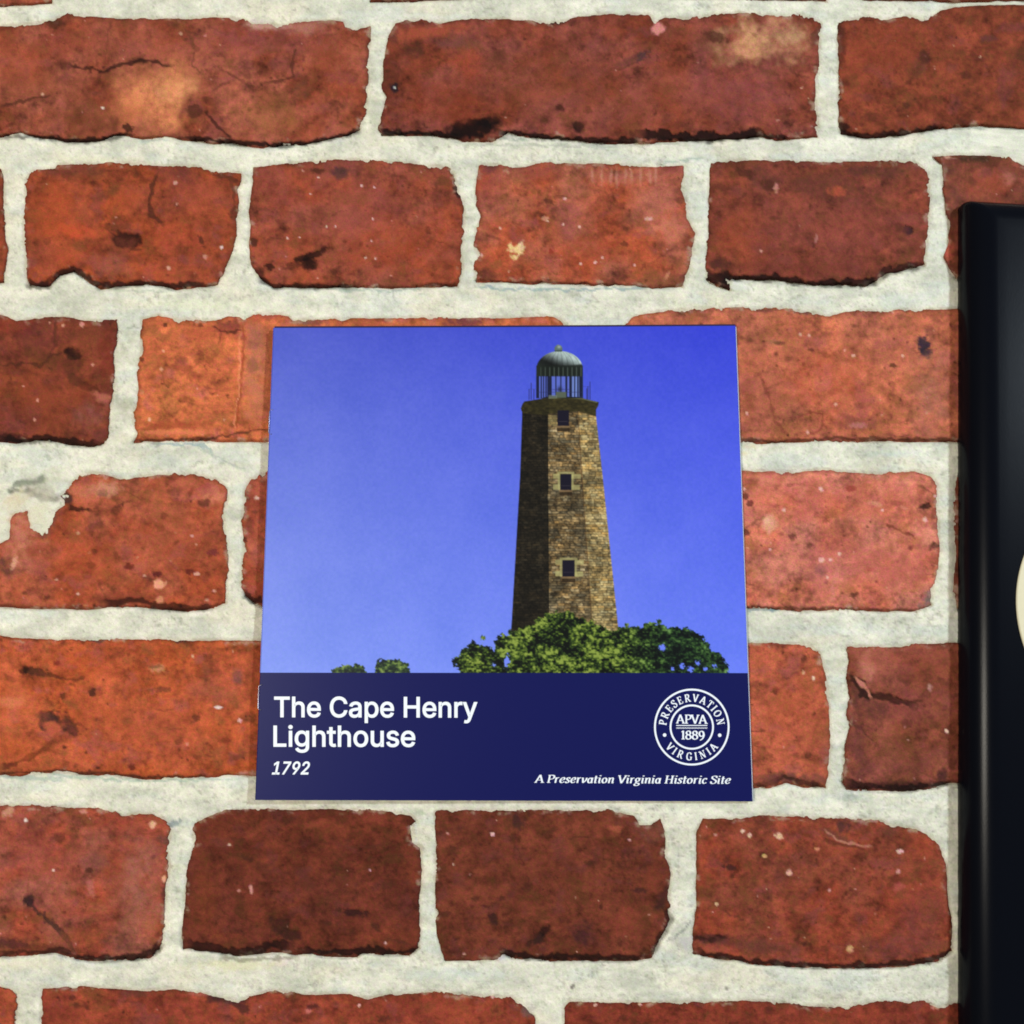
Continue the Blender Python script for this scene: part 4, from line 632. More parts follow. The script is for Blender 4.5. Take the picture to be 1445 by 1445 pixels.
    lum = np.clip(lum - .12 * sm(.0, -.6, fbm(x / 14, y / 12, 2, 3)), 0, 1.1)
    stops = [0, .25, .5, .75, 1.1]; r_ = np.interp(lum, stops, [10, 22, 46, 84, 138]); g_ = np.interp(lum, stops, [14, 33, 64, 102, 154]); b__ = np.interp(lum, stops, [10, 16, 24, 36, 66])
    cool = sm(860, 960, x)[..., None]; tr = np.stack([r_, g_, b__], -1) * (1 - cool * np.array([.22, .06, -.25]))
    m = (aa(sdt * .8) * (.9 + .1 * sm(0, 4, sdt)))[..., None]; c = c * (1 - m) + tr * m
    m = aa(s2 * .8)[..., None] * .92; c = c * (1 - m) + (tr * .9 + np.array([12, 16, 8])) * m
    return c
nu, nv = 700, 500
U, V = np.meshgrid(np.linspace(.0004, .9996, nu), np.linspace(.0004, vb, nv))
pos = W(U, V, 2.5e-5); qx, qy = proj(pos)
link('cover_picture', grid_mesh('cover_picture', pos, np.ones((nv - 1, nu - 1), bool), lin(np.clip(paint(qx, qy), 0, 255))), front, mat_print)
# folded spine
vs = np.concatenate([np.linspace(0, vb, 60), [vb + 1e-4], np.linspace(vb + .01, 1, 20)]); th = np.linspace(0, math.pi, 9)
sp = np.zeros((len(vs), 9, 3)); sc_ = np.zeros((len(vs), 9, 3))
for j, t in enumerate(th):
    p = W(np.zeros(len(vs)), vs, 0); p[:, 0] -= .00042 * math.sin(t); p[:, 2] -= TH * (1 - math.cos(t)) / 2; sp[:, 8 - j] = p
    e = W(np.full(len(vs), .002), vs, 0); ex_, ey_ = proj(e); cl = lin(paint(ex_, ey_)); cl[vs > vb] = lin((17, 21, 83)); sc_[:, 8 - j] = cl
link('spine', grid_mesh('spine', sp, np.ones((len(vs) - 1, 8), bool), sc_), front, mat_print)
# staples over the fold
def wire(name, pts, r, parent, mat, n=6):
    cu = bpy.data.curves.new(name, 'CURVE'); cu.dimensions = '3D'; cu.bevel_depth = r; cu.bevel_resolution = 2
    s = cu.splines.new('POLY'); s.points.add(len(pts) - 1)
    for i, p in enumerate(pts): s.points[i].co = (*p, 1)
    tmp = bpy.data.objects.new(name, cu); me = bpy.data.meshes.new_from_object(tmp); bpy.data.objects.remove(tmp); me.name = name
    return link(name, me, parent, mat)
for ya, yb in ((585, 621), (975, 1009)):
    va, vbb = ((ya - 462) / 667, (yb - 462) / 667)
    pts = []
    for v_, dx in ((va, .0009), (va, -.0001), (va + .004, -.00062), (vbb - .004, -.00062), (vbb, -.0001), (vbb, .0009)):
        p = W(np.array(0.), np.array(v_), .00008 if dx > 0 else -.0003); pts.append((p[0] + dx, p[1], p[2]))
    wire('staple', pts, .00022, booklet, mat_wire)

# ------------------------------------------------------------------ printed lettering (flat ink shapes lying on the cover)
SANS = {"The Cape Henry":[[[32,452],[32,509],[417,509],[417,452],[257,452],[257,0],[193,0],[193,452]],[[562,227],[562,0],[501,0],[501,509],[562,509],[562,287],[551,287],[561,312],[572,332],[586,349],[601,362],[618,372],[636,379],[655,383],[676,384],[695,383],[712,380],[729,376],[744,369],[758,360],[770,349],[780,336],[789,321],[797,304],[802,285],[805,264],[806,240],[806,0],[745,0],[745,235],[743,256],[739,275],[732,291],[722,304],[709,315],[694,323],[678,328],[659,329],[645,328],[633,326],[621,322],[609,317],[599,311],[590,303],[582,293],[575,283],[569,271],[565,257],[563,243]],[[1071,-8],[1044,-7],[1019,-2],[996,6],[976,16],[957,30],[940,46],[926,64],[914,85],[905,108],[898,132],[894,159],[893,187],[894,215],[898,242],[905,267],[914,290],[926,311],[939,329],[956,346],[974,359],[994,370],[1016,378],[1039,383],[1064,384],[1079,384],[1095,382],[1110,379],[1124,374],[1139,368],[1153,361],[1166,351],[1178,341],[1189,329],[1199,315],[1208,299],[1216,282],[1222,263],[1226,242],[1229,219],[1230,194],[1230,169],[933,169],[933,221],[1197,221],[1168,202],[1168,220],[1165,237],[1162,254],[1156,269],[1150,282],[1142,294],[1132,305],[1121,314],[1109,321],[1095,326],[1080,329],[1064,330],[1047,329],[1032,326],[1018,321],[1005,313],[993,304],[983,294],[975,282],[968,270],[962,256],[958,241],[955,226],[955,211],[955,178],[955,157],[958,139],[963,122],[969,106],[977,92],[987,80],[997,70],[1010,61],[1023,55],[1038,50],[1054,47],[1071,46],[1082,47],[1093,48],[1103,50],[1112,53],[1121,56],[1129,61],[1137,66],[1144,73],[1150,80],[1156,88],[1160,96],[1164,105],[1224,91],[1219,77],[1212,63],[1204,51],[1194,39],[1182,29],[1170,19],[1156,11],[1141,4],[1125,-1],[1108,-5],[1090,-7]],[[1718,-7],[1686,-5],[1655,1],[1627,11],[1601,25],[1576,42],[1555,63],[1536,88],[1520,115],[1507,146],[1498,179],[1492,215],[1491,254],[1492,293],[1498,329],[1507,362],[1520,393],[1536,421],[1555,445],[1576,466],[1601,484],[1627,498],[1655,508],[1686,514],[1718,516],[1737,515],[1755,513],[1773,509],[1791,504],[1807,498],[1823,490],[1838,481],[1852,471],[1866,460],[1878,447],[1888,433],[1898,418],[1907,402],[1913,385],[1919,367],[1923,348],[1859,348],[1855,361],[1851,373],[1846,384],[1840,395],[1833,404],[1825,413],[1817,421],[1808,428],[1798,435],[1788,440],[1777,445],[1766,449],[1754,452],[1742,454],[1730,455],[1718,456],[1695,454],[1673,450],[1653,443],[1634,432],[1616,419],[1601,403],[1587,385],[1575,364],[1566,340],[1559,314],[1555,285],[1554,254],[1555,223],[1559,194],[1566,168],[1575,145],[1587,123],[1601,105],[1617,89],[1634,76],[1653,66],[1674,59],[1695,54],[1718,53],[1730,53],[1742,55],[1754,57],[1766,60],[1777,64],[1788,69],[1798,74],[1808,81],[1817,88],[1825,96],[1833,105],[1840,114],[1846,125],[1851,136],[1855,148],[1859,160],[1923,160],[1919,142],[1914,124],[1907,107],[1898,91],[1889,76],[1878,62],[1866,49],[1853,38],[1839,28],[1823,19],[1808,11],[1791,5],[1773,0],[1755,-4],[1737,-6]],[[2120,-9],[2103,-8],[2086,-5],[2070,-1],[2055,5],[2041,12],[2028,22],[2017,32],[2008,45],[2000,58],[1995,73],[1992,90],[1991,108],[1992,123],[1994,138],[1998,150],[2004,161],[2011,171],[2019,179],[2028,187],[2038,193],[2049,199],[2061,203],[2073,207],[2086,211],[2099,213],[2112,216],[2125,218],[2139,220],[2155,222],[2170,224],[2183,225],[2194,227],[2204,228],[2213,230],[2220,232],[2226,235],[2230,238],[2233,243],[2235,248],[2236,255],[2236,257],[2235,268],[2234,279],[2231,288],[2227,297],[2222,304],[2216,311],[2209,317],[2200,322],[2191,326],[2180,329],[2169,330],[2156,331],[2143,330],[2131,329],[2120,326],[2110,322],[2100,318],[2092,313],[2085,307],[2078,301],[2072,294],[2068,288],[2064,281],[2060,274],[2001,291],[2009,308],[2017,322],[2027,335],[2039,346],[2051,355],[2065,364],[2079,370],[2093,375],[2109,379],[2124,382],[2139,384],[2154,384],[2165,384],[2176,383],[2187,382],[2199,379],[2212,376],[2223,372],[2235,367],[2246,360],[2257,353],[2266,343],[2275,333],[2283,320],[2289,306],[2293,290],[2296,272],[2297,251],[2297,0],[2237,0],[2237,52],[2233,52],[2229,45],[2224,38],[2219,32],[2212,25],[2205,18],[2196,12],[2186,6],[2176,1],[2164,-3],[2150,-6],[2136,-8]],[[2131,45],[2147,46],[2162,49],[2176,53],[2188,59],[2199,66],[2209,74],[2217,83],[2224,93],[2229,104],[2233,115],[2235,126],[2236,138],[2236,190],[2234,188],[2230,186],[2225,184],[2220,182],[2214,180],[2207,179],[2199,177],[2192,176],[2184,175],[2176,173],[2168,172],[2161,171],[2153,170],[2147,169],[2141,169],[2136,168],[2125,166],[2115,164],[2105,162],[2095,159],[2086,155],[2077,150],[2070,145],[2064,139],[2059,132],[2055,124],[2053,115],[2052,105],[2053,95],[2055,87],[2058,79],[2062,72],[2068,66],[2074,61],[2082,56],[2090,52],[2099,49],[2109,47],[2120,46]],[[2402,-143],[2402,379],[2462,379],[2462,319],[2468,319],[2471,325],[2476,331],[2481,338],[2487,346],[2494,353],[2502,360],[2511,367],[2521,373],[2533,378],[2546,381],[2562,384],[2579,384],[2602,383],[2623,378],[2644,371],[2663,361],[2680,347],[2695,332],[2708,313],[2719,293],[2728,270],[2735,245],[2739,218],[2740,189],[2739,160],[2735,133],[2728,108],[2720,84],[2708,64],[2695,45],[2680,29],[2663,16],[2644,5],[2624,-2],[2602,-7],[2579,-8],[2562,-7],[2547,-5],[2534,-1],[2522,4],[2512,10],[2503,17],[2494,24],[2488,31],[2482,39],[2476,46],[2472,53],[2468,59],[2463,59],[2463,-143]],[[2570,47],[2587,48],[2602,51],[2616,57],[2629,66],[2640,76],[2650,88],[2659,101],[2665,117],[2671,133],[2675,151],[2677,170],[2678,189],[2677,209],[2675,227],[2671,245],[2666,261],[2659,276],[2650,290],[2641,301],[2629,311],[2617,319],[2602,325],[2587,329],[2570,330],[2553,329],[2537,325],[2523,320],[2511,312],[2500,302],[2490,291],[2481,278],[2475,263],[2469,247],[2465,229],[2463,210],[2462,189],[2463,169],[2465,150],[2469,132],[2475,115],[2482,100],[2490,86],[2500,75],[2511,65],[2524,57],[2538,51],[2553,48]],[[2986,-8],[2959,-7],[2935,-2],[2912,6],[2891,16],[2872,30],[2856,46],[2842,64],[2830,85],[2820,108],[2814,132],[2809,159],[2808,187],[2809,215],[2813,242],[2820,267],[2829,290],[2841,311],[2855,329],[2871,346],[2889,359],[2909,370],[2931,378],[2954,383],[2979,384],[2995,384],[3010,382],[3025,379],[3040,374],[3054,368],[3068,361],[3081,351],[3093,341],[3105,329],[3115,315],[3123,299],[3131,282],[3137,263],[3142,242],[3144,219],[3145,194],[3145,169],[2849,169],[2849,221],[3112,221],[3084,202],[3083,220],[3081,237],[3077,254],[3072,269],[3065,282],[3057,294],[3047,305],[3037,314],[3024,321],[3011,326],[2996,329],[2979,330],[2963,329],[2947,326],[2933,321],[2920,313],[2909,304],[2899,294],[2890,282],[2883,270],[2877,256],[2873,241],[2871,226],[2870,211],[2870,178],[2871,157],[2874,139],[2878,122],[2884,106],[2892,92],[2902,80],[2913,70],[2925,61],[2939,55],[2953,50],[2969,47],[2986,46],[2998,47],[3008,48],[3018,50],[3028,53],[3037,56],[3045,61],[3052,66],[3059,73],[3066,80],[3071,88],[3076,96],[3080,105],[3139,91],[3134,77],[3127,63],[3119,51],[3109,39],[3098,29],[3085,19],[3072,11],[3057,4],[3040,-1],[3023,-5],[3005,-7]],[[3426,0],[3426,509],[3490,509],[3490,289],[3758,289],[3758,509],[3822,509],[3822,0],[3758,0],[3758,232],[3490,232],[3490,0]],[[4095,-8],[4068,-7],[4043,-2],[4020,6],[3999,16],[3981,30],[3964,46],[3950,64],[3938,85],[3929,108],[3922,132],[3918,159],[3917,187],[3918,215],[3922,242],[3929,267],[3938,290],[3950,311],[3963,329],[3979,346],[3998,359],[4018,370],[4039,378],[4063,383],[4088,384],[4103,384],[4118,382],[4133,379],[4148,374],[4163,368],[4176,361],[4189,351],[4202,341],[4213,329],[4223,315],[4232,299],[4240,282],[4246,263],[4250,242],[4253,219],[4254,194],[4254,169],[3957,169],[3957,221],[4221,221],[4192,202],[4191,220],[4189,237],[4185,254],[4180,269],[4174,282],[4166,294],[4156,305],[4145,314],[4133,321],[4119,326],[4104,329],[4088,330],[4071,329],[4056,326],[4042,321],[4029,313],[4017,304],[4007,294],[3999,282],[3991,270],[3986,256],[3982,241],[3979,226],[3978,211],[3978,178],[3979,157],[3982,139],[3987,122],[3993,106],[4001,92],[4010,80],[4021,70],[4034,61],[4047,55],[4062,50],[4078,47],[4095,46],[4106,47],[4117,48],[4127,50],[4136,53],[4145,56],[4153,61],[4161,66],[4168,73],[4174,80],[4180,88],[4184,96],[4188,105],[4248,91],[4242,77],[4236,63],[4228,51],[4218,39],[4206,29],[4194,19],[4180,11],[4165,4],[4149,-1],[4132,-5],[4114,-7]],[[4400,227],[4400,0],[4339,0],[4339,379],[4398,379],[4398,287],[4389,287],[4399,312],[4410,332],[4423,349],[4439,362],[4455,372],[4473,379],[4493,383],[4514,384],[4533,383],[4550,380],[4566,376],[4581,369],[4595,360],[4607,349],[4618,336],[4627,321],[4634,304],[4639,285],[4643,264],[4644,240],[4644,0],[4582,0],[4582,235],[4581,256],[4577,275],[4569,291],[4559,304],[4547,315],[4532,323],[4515,328],[4496,329],[4483,328],[4470,326],[4459,322],[4447,317],[4437,311],[4428,303],[4420,293],[4413,283],[4407,271],[4403,257],[4401,243]],[[4749,0],[4749,379],[4808,379],[4808,321],[4812,321],[4818,335],[4826,347],[4836,358],[4849,367],[4862,375],[4877,380],[4893,384],[4909,385],[4913,385],[4917,385],[4921,385],[4925,384],[4930,384],[4933,384],[4937,384],[4940,384],[4940,322],[4938,323],[4935,323],[4931,324],[4926,324],[4921,325],[4915,325],[4909,326],[4903,326],[4890,325],[4878,323],[4866,319],[4855,315],[4845,309],[4836,301],[4829,293],[4822,284],[4817,273],[4813,262],[4811,250],[4810,237],[4810,0]],[[5003,-139],[5017,-86],[5027,-87],[5035,-89],[5044,-90],[5052,-90],[5059,-89],[5066,-87],[5073,-84],[5079,-80],[5086,-74],[5091,-67],[5096,-58],[5101,-48],[5106,-36],[5118,-1],[4973,379],[5040,379],[5121,155],[5127,138],[5132,121],[5137,104],[5142,87],[5147,70],[5151,53],[5156,37],[5161,21],[5139,21],[5144,37],[5148,53],[5153,70],[5158,87],[5163,104],[5168,121],[5173,138],[5179,155],[5260,379],[5327,379],[5159,-58],[5153,-72],[5147,-85],[5140,-97],[5132,-107],[5123,-116],[5114,-124],[5105,-130],[5095,-136],[5084,-140],[5072,-143],[5060,-145],[5047,-145],[5039,-145],[5032,-145],[5026,-144],[5020,-143],[5014,-142],[5010,-141],[5006,-140]]],"Lighthouse":[[[60,0],[60,509],[125,509],[125,57],[361,57],[361,0]],[[446,0],[446,379],[507,379],[507,0]],[[477,443],[468,444],[460,446],[453,449],[447,455],[441,461],[437,468],[435,475],[434,483],[435,491],[437,499],[441,506],[447,512],[453,517],[460,521],[468,523],[477,524],[485,523],[493,521],[500,517],[507,512],[512,506],[516,499],[519,491],[519,483],[519,475],[516,468],[512,461],[507,455],[500,449],[493,446],[485,444]],[[766,-151],[746,-150],[727,-148],[710,-144],[693,-140],[679,-134],[665,-127],[653,-119],[642,-110],[632,-101],[624,-91],[616,-80],[610,-69],[661,-41],[665,-47],[670,-53],[675,-59],[681,-66],[688,-72],[695,-78],[704,-83],[714,-88],[725,-92],[737,-95],[751,-97],[766,-97],[788,-96],[808,-92],[826,-85],[842,-75],[855,-62],[864,-47],[869,-28],[871,-6],[871,68],[866,68],[862,62],[857,56],[852,49],[846,41],[839,34],[831,28],[822,21],[812,16],[800,11],[787,8],[771,5],[755,5],[732,6],[711,10],[691,17],[672,27],[655,39],[640,53],[626,71],[615,90],[606,112],[599,136],[595,163],[594,191],[595,220],[599,246],[605,271],[615,293],[626,314],[639,332],[655,347],[672,361],[691,371],[711,378],[733,383],[756,384],[772,384],[788,382],[801,378],[813,373],[823,367],[833,360],[841,353],[848,346],[854,338],[859,331],[863,325],[867,319],[873,319],[873,379],[932,379],[932,-9],[931,-32],[927,-54],[920,-73],[910,-90],[898,-104],[884,-117],[868,-127],[850,-136],[831,-142],[810,-147],[789,-150]],[[764,59],[781,60],[797,63],[811,68],[823,75],[834,84],[844,95],[853,107],[860,121],[865,137],[869,154],[871,172],[872,193],[871,212],[869,231],[865,248],[860,264],[853,278],[844,291],[835,303],[823,312],[811,320],[797,325],[781,329],[764,330],[747,329],[732,325],[718,320],[705,312],[693,302],[683,290],[675,277],[668,262],[663,246],[659,229],[657,212],[656,193],[657,173],[659,155],[663,138],[668,123],[675,108],[684,96],[694,85],[705,76],[718,68],[732,63],[748,60]],[[1098,227],[1098,0],[1037,0],[1037,509],[1098,509],[1098,287],[1087,287],[1097,312],[1108,332],[1122,349],[1137,362],[1154,372],[1172,379],[1191,383],[1212,384],[1231,383],[1248,380],[1265,376],[1280,369],[1294,360],[1306,349],[1316,336],[1325,321],[1333,304],[1338,285],[1341,264],[1342,240],[1342,0],[1281,0],[1281,235],[1279,256],[1275,275],[1268,291],[1258,304],[1245,315],[1230,323],[1214,328],[1195,329],[1181,328],[1169,326],[1157,322],[1145,317],[1135,311],[1126,303],[1118,293],[1111,283],[1105,271],[1101,257],[1099,243]],[[1598,379],[1598,327],[1401,327],[1401,379]],[[1460,471],[1521,471],[1521,98],[1521,86],[1523,76],[1526,68],[1531,61],[1537,56],[1544,53],[1554,51],[1565,50],[1568,50],[1572,50],[1576,51],[1580,51],[1584,52],[1589,52],[1593,53],[1596,54],[1608,2],[1603,0],[1598,-1],[1592,-2],[1587,-3],[1581,-3],[1575,-4],[1569,-4],[1563,-4],[1540,-3],[1519,2],[1502,10],[1487,21],[1475,35],[1466,52],[1461,71],[1460,93]],[[1736,227],[1736,0],[1675,0],[1675,509],[1736,509],[1736,287],[1724,287],[1734,312],[1746,332],[1759,349],[1774,362],[1791,372],[1809,379],[1829,383],[1849,384],[1868,383],[1886,380],[1902,376],[1917,369],[1931,360],[1943,349],[1954,336],[1963,321],[1970,304],[1975,285],[1978,264],[1979,240],[1979,0],[1918,0],[1918,235],[1917,256],[1912,275],[1905,291],[1895,304],[1882,315],[1868,323],[1851,328],[1832,329],[1819,328],[1806,326],[1794,322],[1783,317],[1773,311],[1763,303],[1755,293],[1748,283],[1743,271],[1739,257],[1737,243]],[[2239,-8],[2214,-7],[2191,-2],[2169,6],[2149,16],[2130,30],[2114,46],[2100,64],[2088,85],[2079,108],[2072,133],[2068,159],[2066,187],[2068,216],[2072,243],[2079,268],[2088,291],[2100,312],[2114,330],[2130,346],[2149,360],[2169,371],[2191,378],[2214,383],[2239,384],[2265,383],[2288,378],[2310,371],[2331,360],[2349,346],[2365,330],[2380,312],[2391,291],[2401,268],[2408,243],[2412,216],[2413,187],[2412,159],[2408,133],[2401,108],[2391,85],[2380,64],[2365,46],[2349,30],[2331,16],[2310,6],[2288,-2],[2265,-7]],[[2239,46],[2258,48],[2274,51],[2289,57],[2302,66],[2314,76],[2324,89],[2332,102],[2339,117],[2344,134],[2348,151],[2351,169],[2351,187],[2351,206],[2348,224],[2344,242],[2339,258],[2332,274],[2324,287],[2314,300],[2302,310],[2289,319],[2274,325],[2258,329],[2239,330],[2221,329],[2205,325],[2190,319],[2177,310],[2166,300],[2156,287],[2147,274],[2140,258],[2135,242],[2131,224],[2129,206],[2128,187],[2129,169],[2131,151],[2135,134],[2140,117],[2147,102],[2156,89],[2166,76],[2177,66],[2190,57],[2205,51],[2221,48]],[[2630,-5],[2611,-4],[2594,-1],[2577,4],[2562,11],[2548,20],[2536,31],[2525,44],[2516,59],[2509,76],[2504,95],[2501,116],[2500,139],[2500,379],[2561,379],[2561,144],[2562,123],[2567,105],[2574,89],[2584,75],[2597,64],[2612,56],[2628,52],[2647,50],[2661,51],[2673,53],[2685,57],[2696,62],[2707,69],[2716,77],[2724,86],[2731,97],[2736,109],[2740,122],[2742,137],[2743,153],[2743,379],[2804,379],[2804,0],[2745,0],[2745,92],[2755,92],[2745,67],[2733,47],[2720,30],[2704,17],[2688,7],[2669,0],[2650,-4]],[[3039,-8],[3020,-7],[3002,-5],[2985,-2],[2969,3],[2955,10],[2942,18],[2930,27],[2919,38],[2910,50],[2903,63],[2897,78],[2893,94],[2951,107],[2956,92],[2962,79],[2971,69],[2981,60],[2993,54],[3007,49],[3022,46],[3039,45],[3057,46],[3074,50],[3089,55],[3102,62],[3112,71],[3119,81],[3124,91],[3125,103],[3124,112],[3122,121],[3117,129],[3111,136],[3103,142],[3094,147],[3082,151],[3069,155],[3006,170],[2982,177],[2961,186],[2944,196],[2929,208],[2918,222],[2910,237],[2906,255],[2904,274],[2905,290],[2909,305],[2914,319],[2922,332],[2932,343],[2944,354],[2957,363],[2972,370],[2989,377],[3006,381],[3025,384],[3044,384],[3063,384],[3081,381],[3097,378],[3111,372],[3124,366],[3136,358],[3147,349],[3156,339],[3164,328],[3171,316],[3177,303],[3181,290],[3125,277],[3121,288],[3116,298],[3108,307],[3100,316],[3089,323],[3077,328],[3062,331],[3045,333],[3028,332],[3014,329],[3000,324],[2988,317],[2978,308],[2971,299],[2967,289],[2966,277],[2967,267],[2970,258],[2975,250],[2981,243],[2990,237],[3001,232],[3014,227],[3029,223],[3087,209],[3111,202],[3132,194],[3149,183],[3164,171],[3174,158],[3182,142],[3187,125],[3188,107],[3187,90],[3184,75],[3178,61],[3170,47],[3159,35],[3147,24],[3133,15],[3117,6],[3100,0],[3081,-5],[3061,-7]],[[3434,-8],[3408,-7],[3383,-2],[3360,6],[3339,16],[3320,30],[3304,46],[3290,64],[3278,85],[3269,108],[3262,132],[3258,159],[3256,187],[3258,215],[3262,242],[3268,267],[3278,290],[3289,311],[3303,329],[3319,346],[3337,359],[3357,370],[3379,378],[3402,383],[3427,384],[3443,384],[3458,382],[3473,379],[3488,374],[3502,368],[3516,361],[3529,351],[3541,341],[3553,329],[3563,315],[3572,299],[3579,282],[3586,263],[3590,242],[3593,219],[3593,194],[3593,169],[3297,169],[3297,221],[3560,221],[3532,202],[3531,220],[3529,237],[3525,254],[3520,269],[3513,282],[3505,294],[3496,305],[3485,314],[3473,321],[3459,326],[3444,329],[3427,330],[3411,329],[3395,326],[3381,321],[3369,313],[3357,304],[3347,294],[3338,282],[3331,270],[3325,256],[3321,241],[3319,226],[3318,211],[3318,178],[3319,157],[3322,139],[3326,122],[3333,106],[3341,92],[3350,80],[3361,70],[3373,61],[3387,55],[3402,50],[3418,47],[3435,46],[3446,47],[3456,48],[3466,50],[3476,53],[3485,56],[3493,61],[3501,66],[3508,73],[3514,80],[3519,88],[3524,96],[3528,105],[3587,91],[3582,77],[3575,63],[3567,51],[3557,39],[3546,29],[3534,19],[3520,11],[3505,4],[3489,-1],[3472,-5],[3453,-7]]],"1792":[[[76,0],[76,55],[391,55],[391,0]],[[276,509],[276,0],[212,0],[212,448],[209,448],[86,358],[86,427],[198,509]],[[550,0],[776,448],[776,452],[515,452],[515,509],[844,509],[844,449],[618,0]],[[1132,516],[1155,514],[1177,510],[1197,503],[1216,494],[1234,482],[1249,468],[1263,452],[1274,434],[1283,414],[1290,393],[1294,371],[1295,347],[1294,328],[1291,309],[1286,290],[1279,270],[1269,248],[1256,224],[1240,197],[1221,168],[1107,0],[1037,0],[1208,248],[1213,248],[1210,240],[1205,234],[1200,227],[1194,221],[1187,215],[1179,210],[1171,206],[1163,202],[1154,199],[1144,196],[1134,195],[1124,195],[1102,196],[1081,199],[1061,206],[1043,214],[1027,225],[1012,237],[1000,252],[989,269],[981,287],[974,307],[971,329],[970,352],[971,375],[975,397],[982,417],[991,436],[1002,454],[1016,469],[1031,483],[1049,494],[1068,504],[1088,510],[1109,514]],[[1132,460],[1118,459],[1105,457],[1092,452],[1080,446],[1069,438],[1060,429],[1051,419],[1044,407],[1039,395],[1035,381],[1032,367],[1031,352],[1032,336],[1035,322],[1039,308],[1044,295],[1051,284],[1060,274],[1069,265],[1080,257],[1092,251],[1105,247],[1118,244],[1132,243],[1147,244],[1160,247],[1173,251],[1185,257],[1196,265],[1205,273],[1213,284],[1221,295],[1226,308],[1230,321],[1233,335],[1234,350],[1233,366],[1230,381],[1226,394],[1221,407],[1213,419],[1205,429],[1196,438],[1185,446],[1173,452],[1160,457],[1147,459]],[[1423,0],[1423,47],[1593,229],[1607,243],[1620,257],[1631,270],[1641,282],[1650,294],[1658,305],[1664,316],[1670,327],[1674,337],[1677,348],[1679,360],[1679,371],[1679,385],[1676,397],[1672,408],[1667,419],[1660,428],[1652,436],[1643,443],[1632,449],[1621,454],[1609,457],[1596,459],[1583,460],[1568,459],[1555,457],[1543,453],[1531,447],[1521,441],[1512,433],[1504,424],[1498,413],[1493,402],[1489,390],[1487,376],[1486,362],[1425,362],[1426,384],[1430,405],[1436,424],[1445,442],[1457,459],[1470,473],[1485,486],[1502,496],[1521,505],[1541,511],[1562,514],[1584,516],[1606,514],[1627,511],[1647,505],[1665,497],[1682,486],[1696,474],[1709,461],[1720,445],[1729,428],[1735,411],[1739,392],[1740,372],[1740,358],[1738,345],[1735,331],[1730,318],[1724,304],[1716,290],[1707,275],[1695,259],[1681,241],[1665,223],[1647,202],[1626,180],[1512,60],[1512,57],[1748,57],[1748,0]]]}
def inside(pt, loop):
    x, y = pt; c = False; n = len(loop)
    for i in range(n):
        (ax, ay), (bx, by) = loop[i], loop[(i + 1) % n]
        if (ay > y) != (by > y) and x < (bx - ax) * (y - ay) / (by - ay) + ax: c = not c
    return c
def flat(name, V2, F, parent, dz=5e-5, zs=None):
    V2 = np.array(V2, float); p = drape(V2[:, 0], V2[:, 1], dz)
    if zs is not None: p[:, 2] += np.array(zs)
    me = bpy.data.meshes.new(name); me.from_pydata(p.tolist(), [], F); me.update()
    up = np.array([f.normal.z for f in me.polygons])
    if (up < 0).any():
        F = [tuple(f) if u_ >= 0 else tuple(reversed(f)) for f, u_ in zip(F, up)]
        me.clear_geometry(); me.from_pydata(p.tolist(), [], F)
    return link(name, me, parent, mat_white)
def sans_line(key, x0, x1, ycap, ybase, slant=0.0, dy=0.0, bold=1.0):
    x0 += bold; x1 -= bold; ycap += bold; ybase -= bold
    loops = SANS[key]; allp = [p for l in loops for p in l]
    mx0, mx1 = min(p[0] for p in allp), max(p[0] for p in allp)
    b0, b1 = 0, CAPH
    V2, F = [], []
    dep = [sum(inside(l[0], m_) for m_ in loops if m_ is not l) for l in loops]
    for i, l in enumerate(loops):
        if dep[i] % 2: continue
        group = [l] + [h for j, h in enumerate(loops) if dep[j] == dep[i] + 1 and inside(h[0], l)]
        tri = tessellate_polygon([[Vector((p[0], p[1], 0)) for p in g] for g in group])
        k = len(V2)
        for g in group:
            for p in g:
                t = (p[0] - mx0) / (mx1 - mx0); hh = (p[1] - b0) / (b1 - b0)
                V2.append((x0 + t * (x1 - x0) + slant * hh * (ybase - ycap), ybase - hh * (ybase - ycap) + dy * t))
        F += [(k + a, k + b, k + c) for a, b, c in tri]
        ZS.extend([0] * (len(V2) - k))
        off = k
        for g in group:                                     # thicken: a ribbon of ink along every outline
            Q = np.array(V2[off:off + len(g)]); off += len(g); n = len(Q)
            e = np.roll(Q, -1, 0) - Q; e = e / (np.linalg.norm(e, axis=1)[:, None] + 1e-9); nn = np.stack([-e[:, 1], e[:, 0]], 1)
            mm = nn + np.roll(nn, 1, 0); mm = mm / np.maximum((mm * mm).sum(1)[:, None] / 2, .7)
            kk = len(V2)
            for i in range(n): V2.append(tuple(Q[i] + mm[i] * bold)); V2.append(tuple(Q[i] - mm[i] * bold)); ZS.extend([5e-6, 5e-6])
            F += [(kk + 2*i, kk + 2*i + 1, kk + (2*i + 3) % (2*n), kk + (2*i + 2) % (2*n)) for i in range(n)]
    return V2, F
CAPH = 509; ZS = []
V2, F = sans_line('The Cape Henry', 386.8, 673.6, 982.9, 1012.2, 0, .6, .7)
v2, f2 = sans_line('Lighthouse', 385.8, 586, 1023.8, 1053.8, 0, .2, .7); k = len(V2); V2 += v2; F += [tuple(i + k for i in t) for t in f2]
flat('title_lettering', V2, F, front, 5e-5, ZS)
ZS = []
V2, F = sans_line('1792', 383.6, 435, 1074.6, 1093.0, .2, 0, .55)
flat('date_lettering', V2, F, front, 5e-5, ZS)

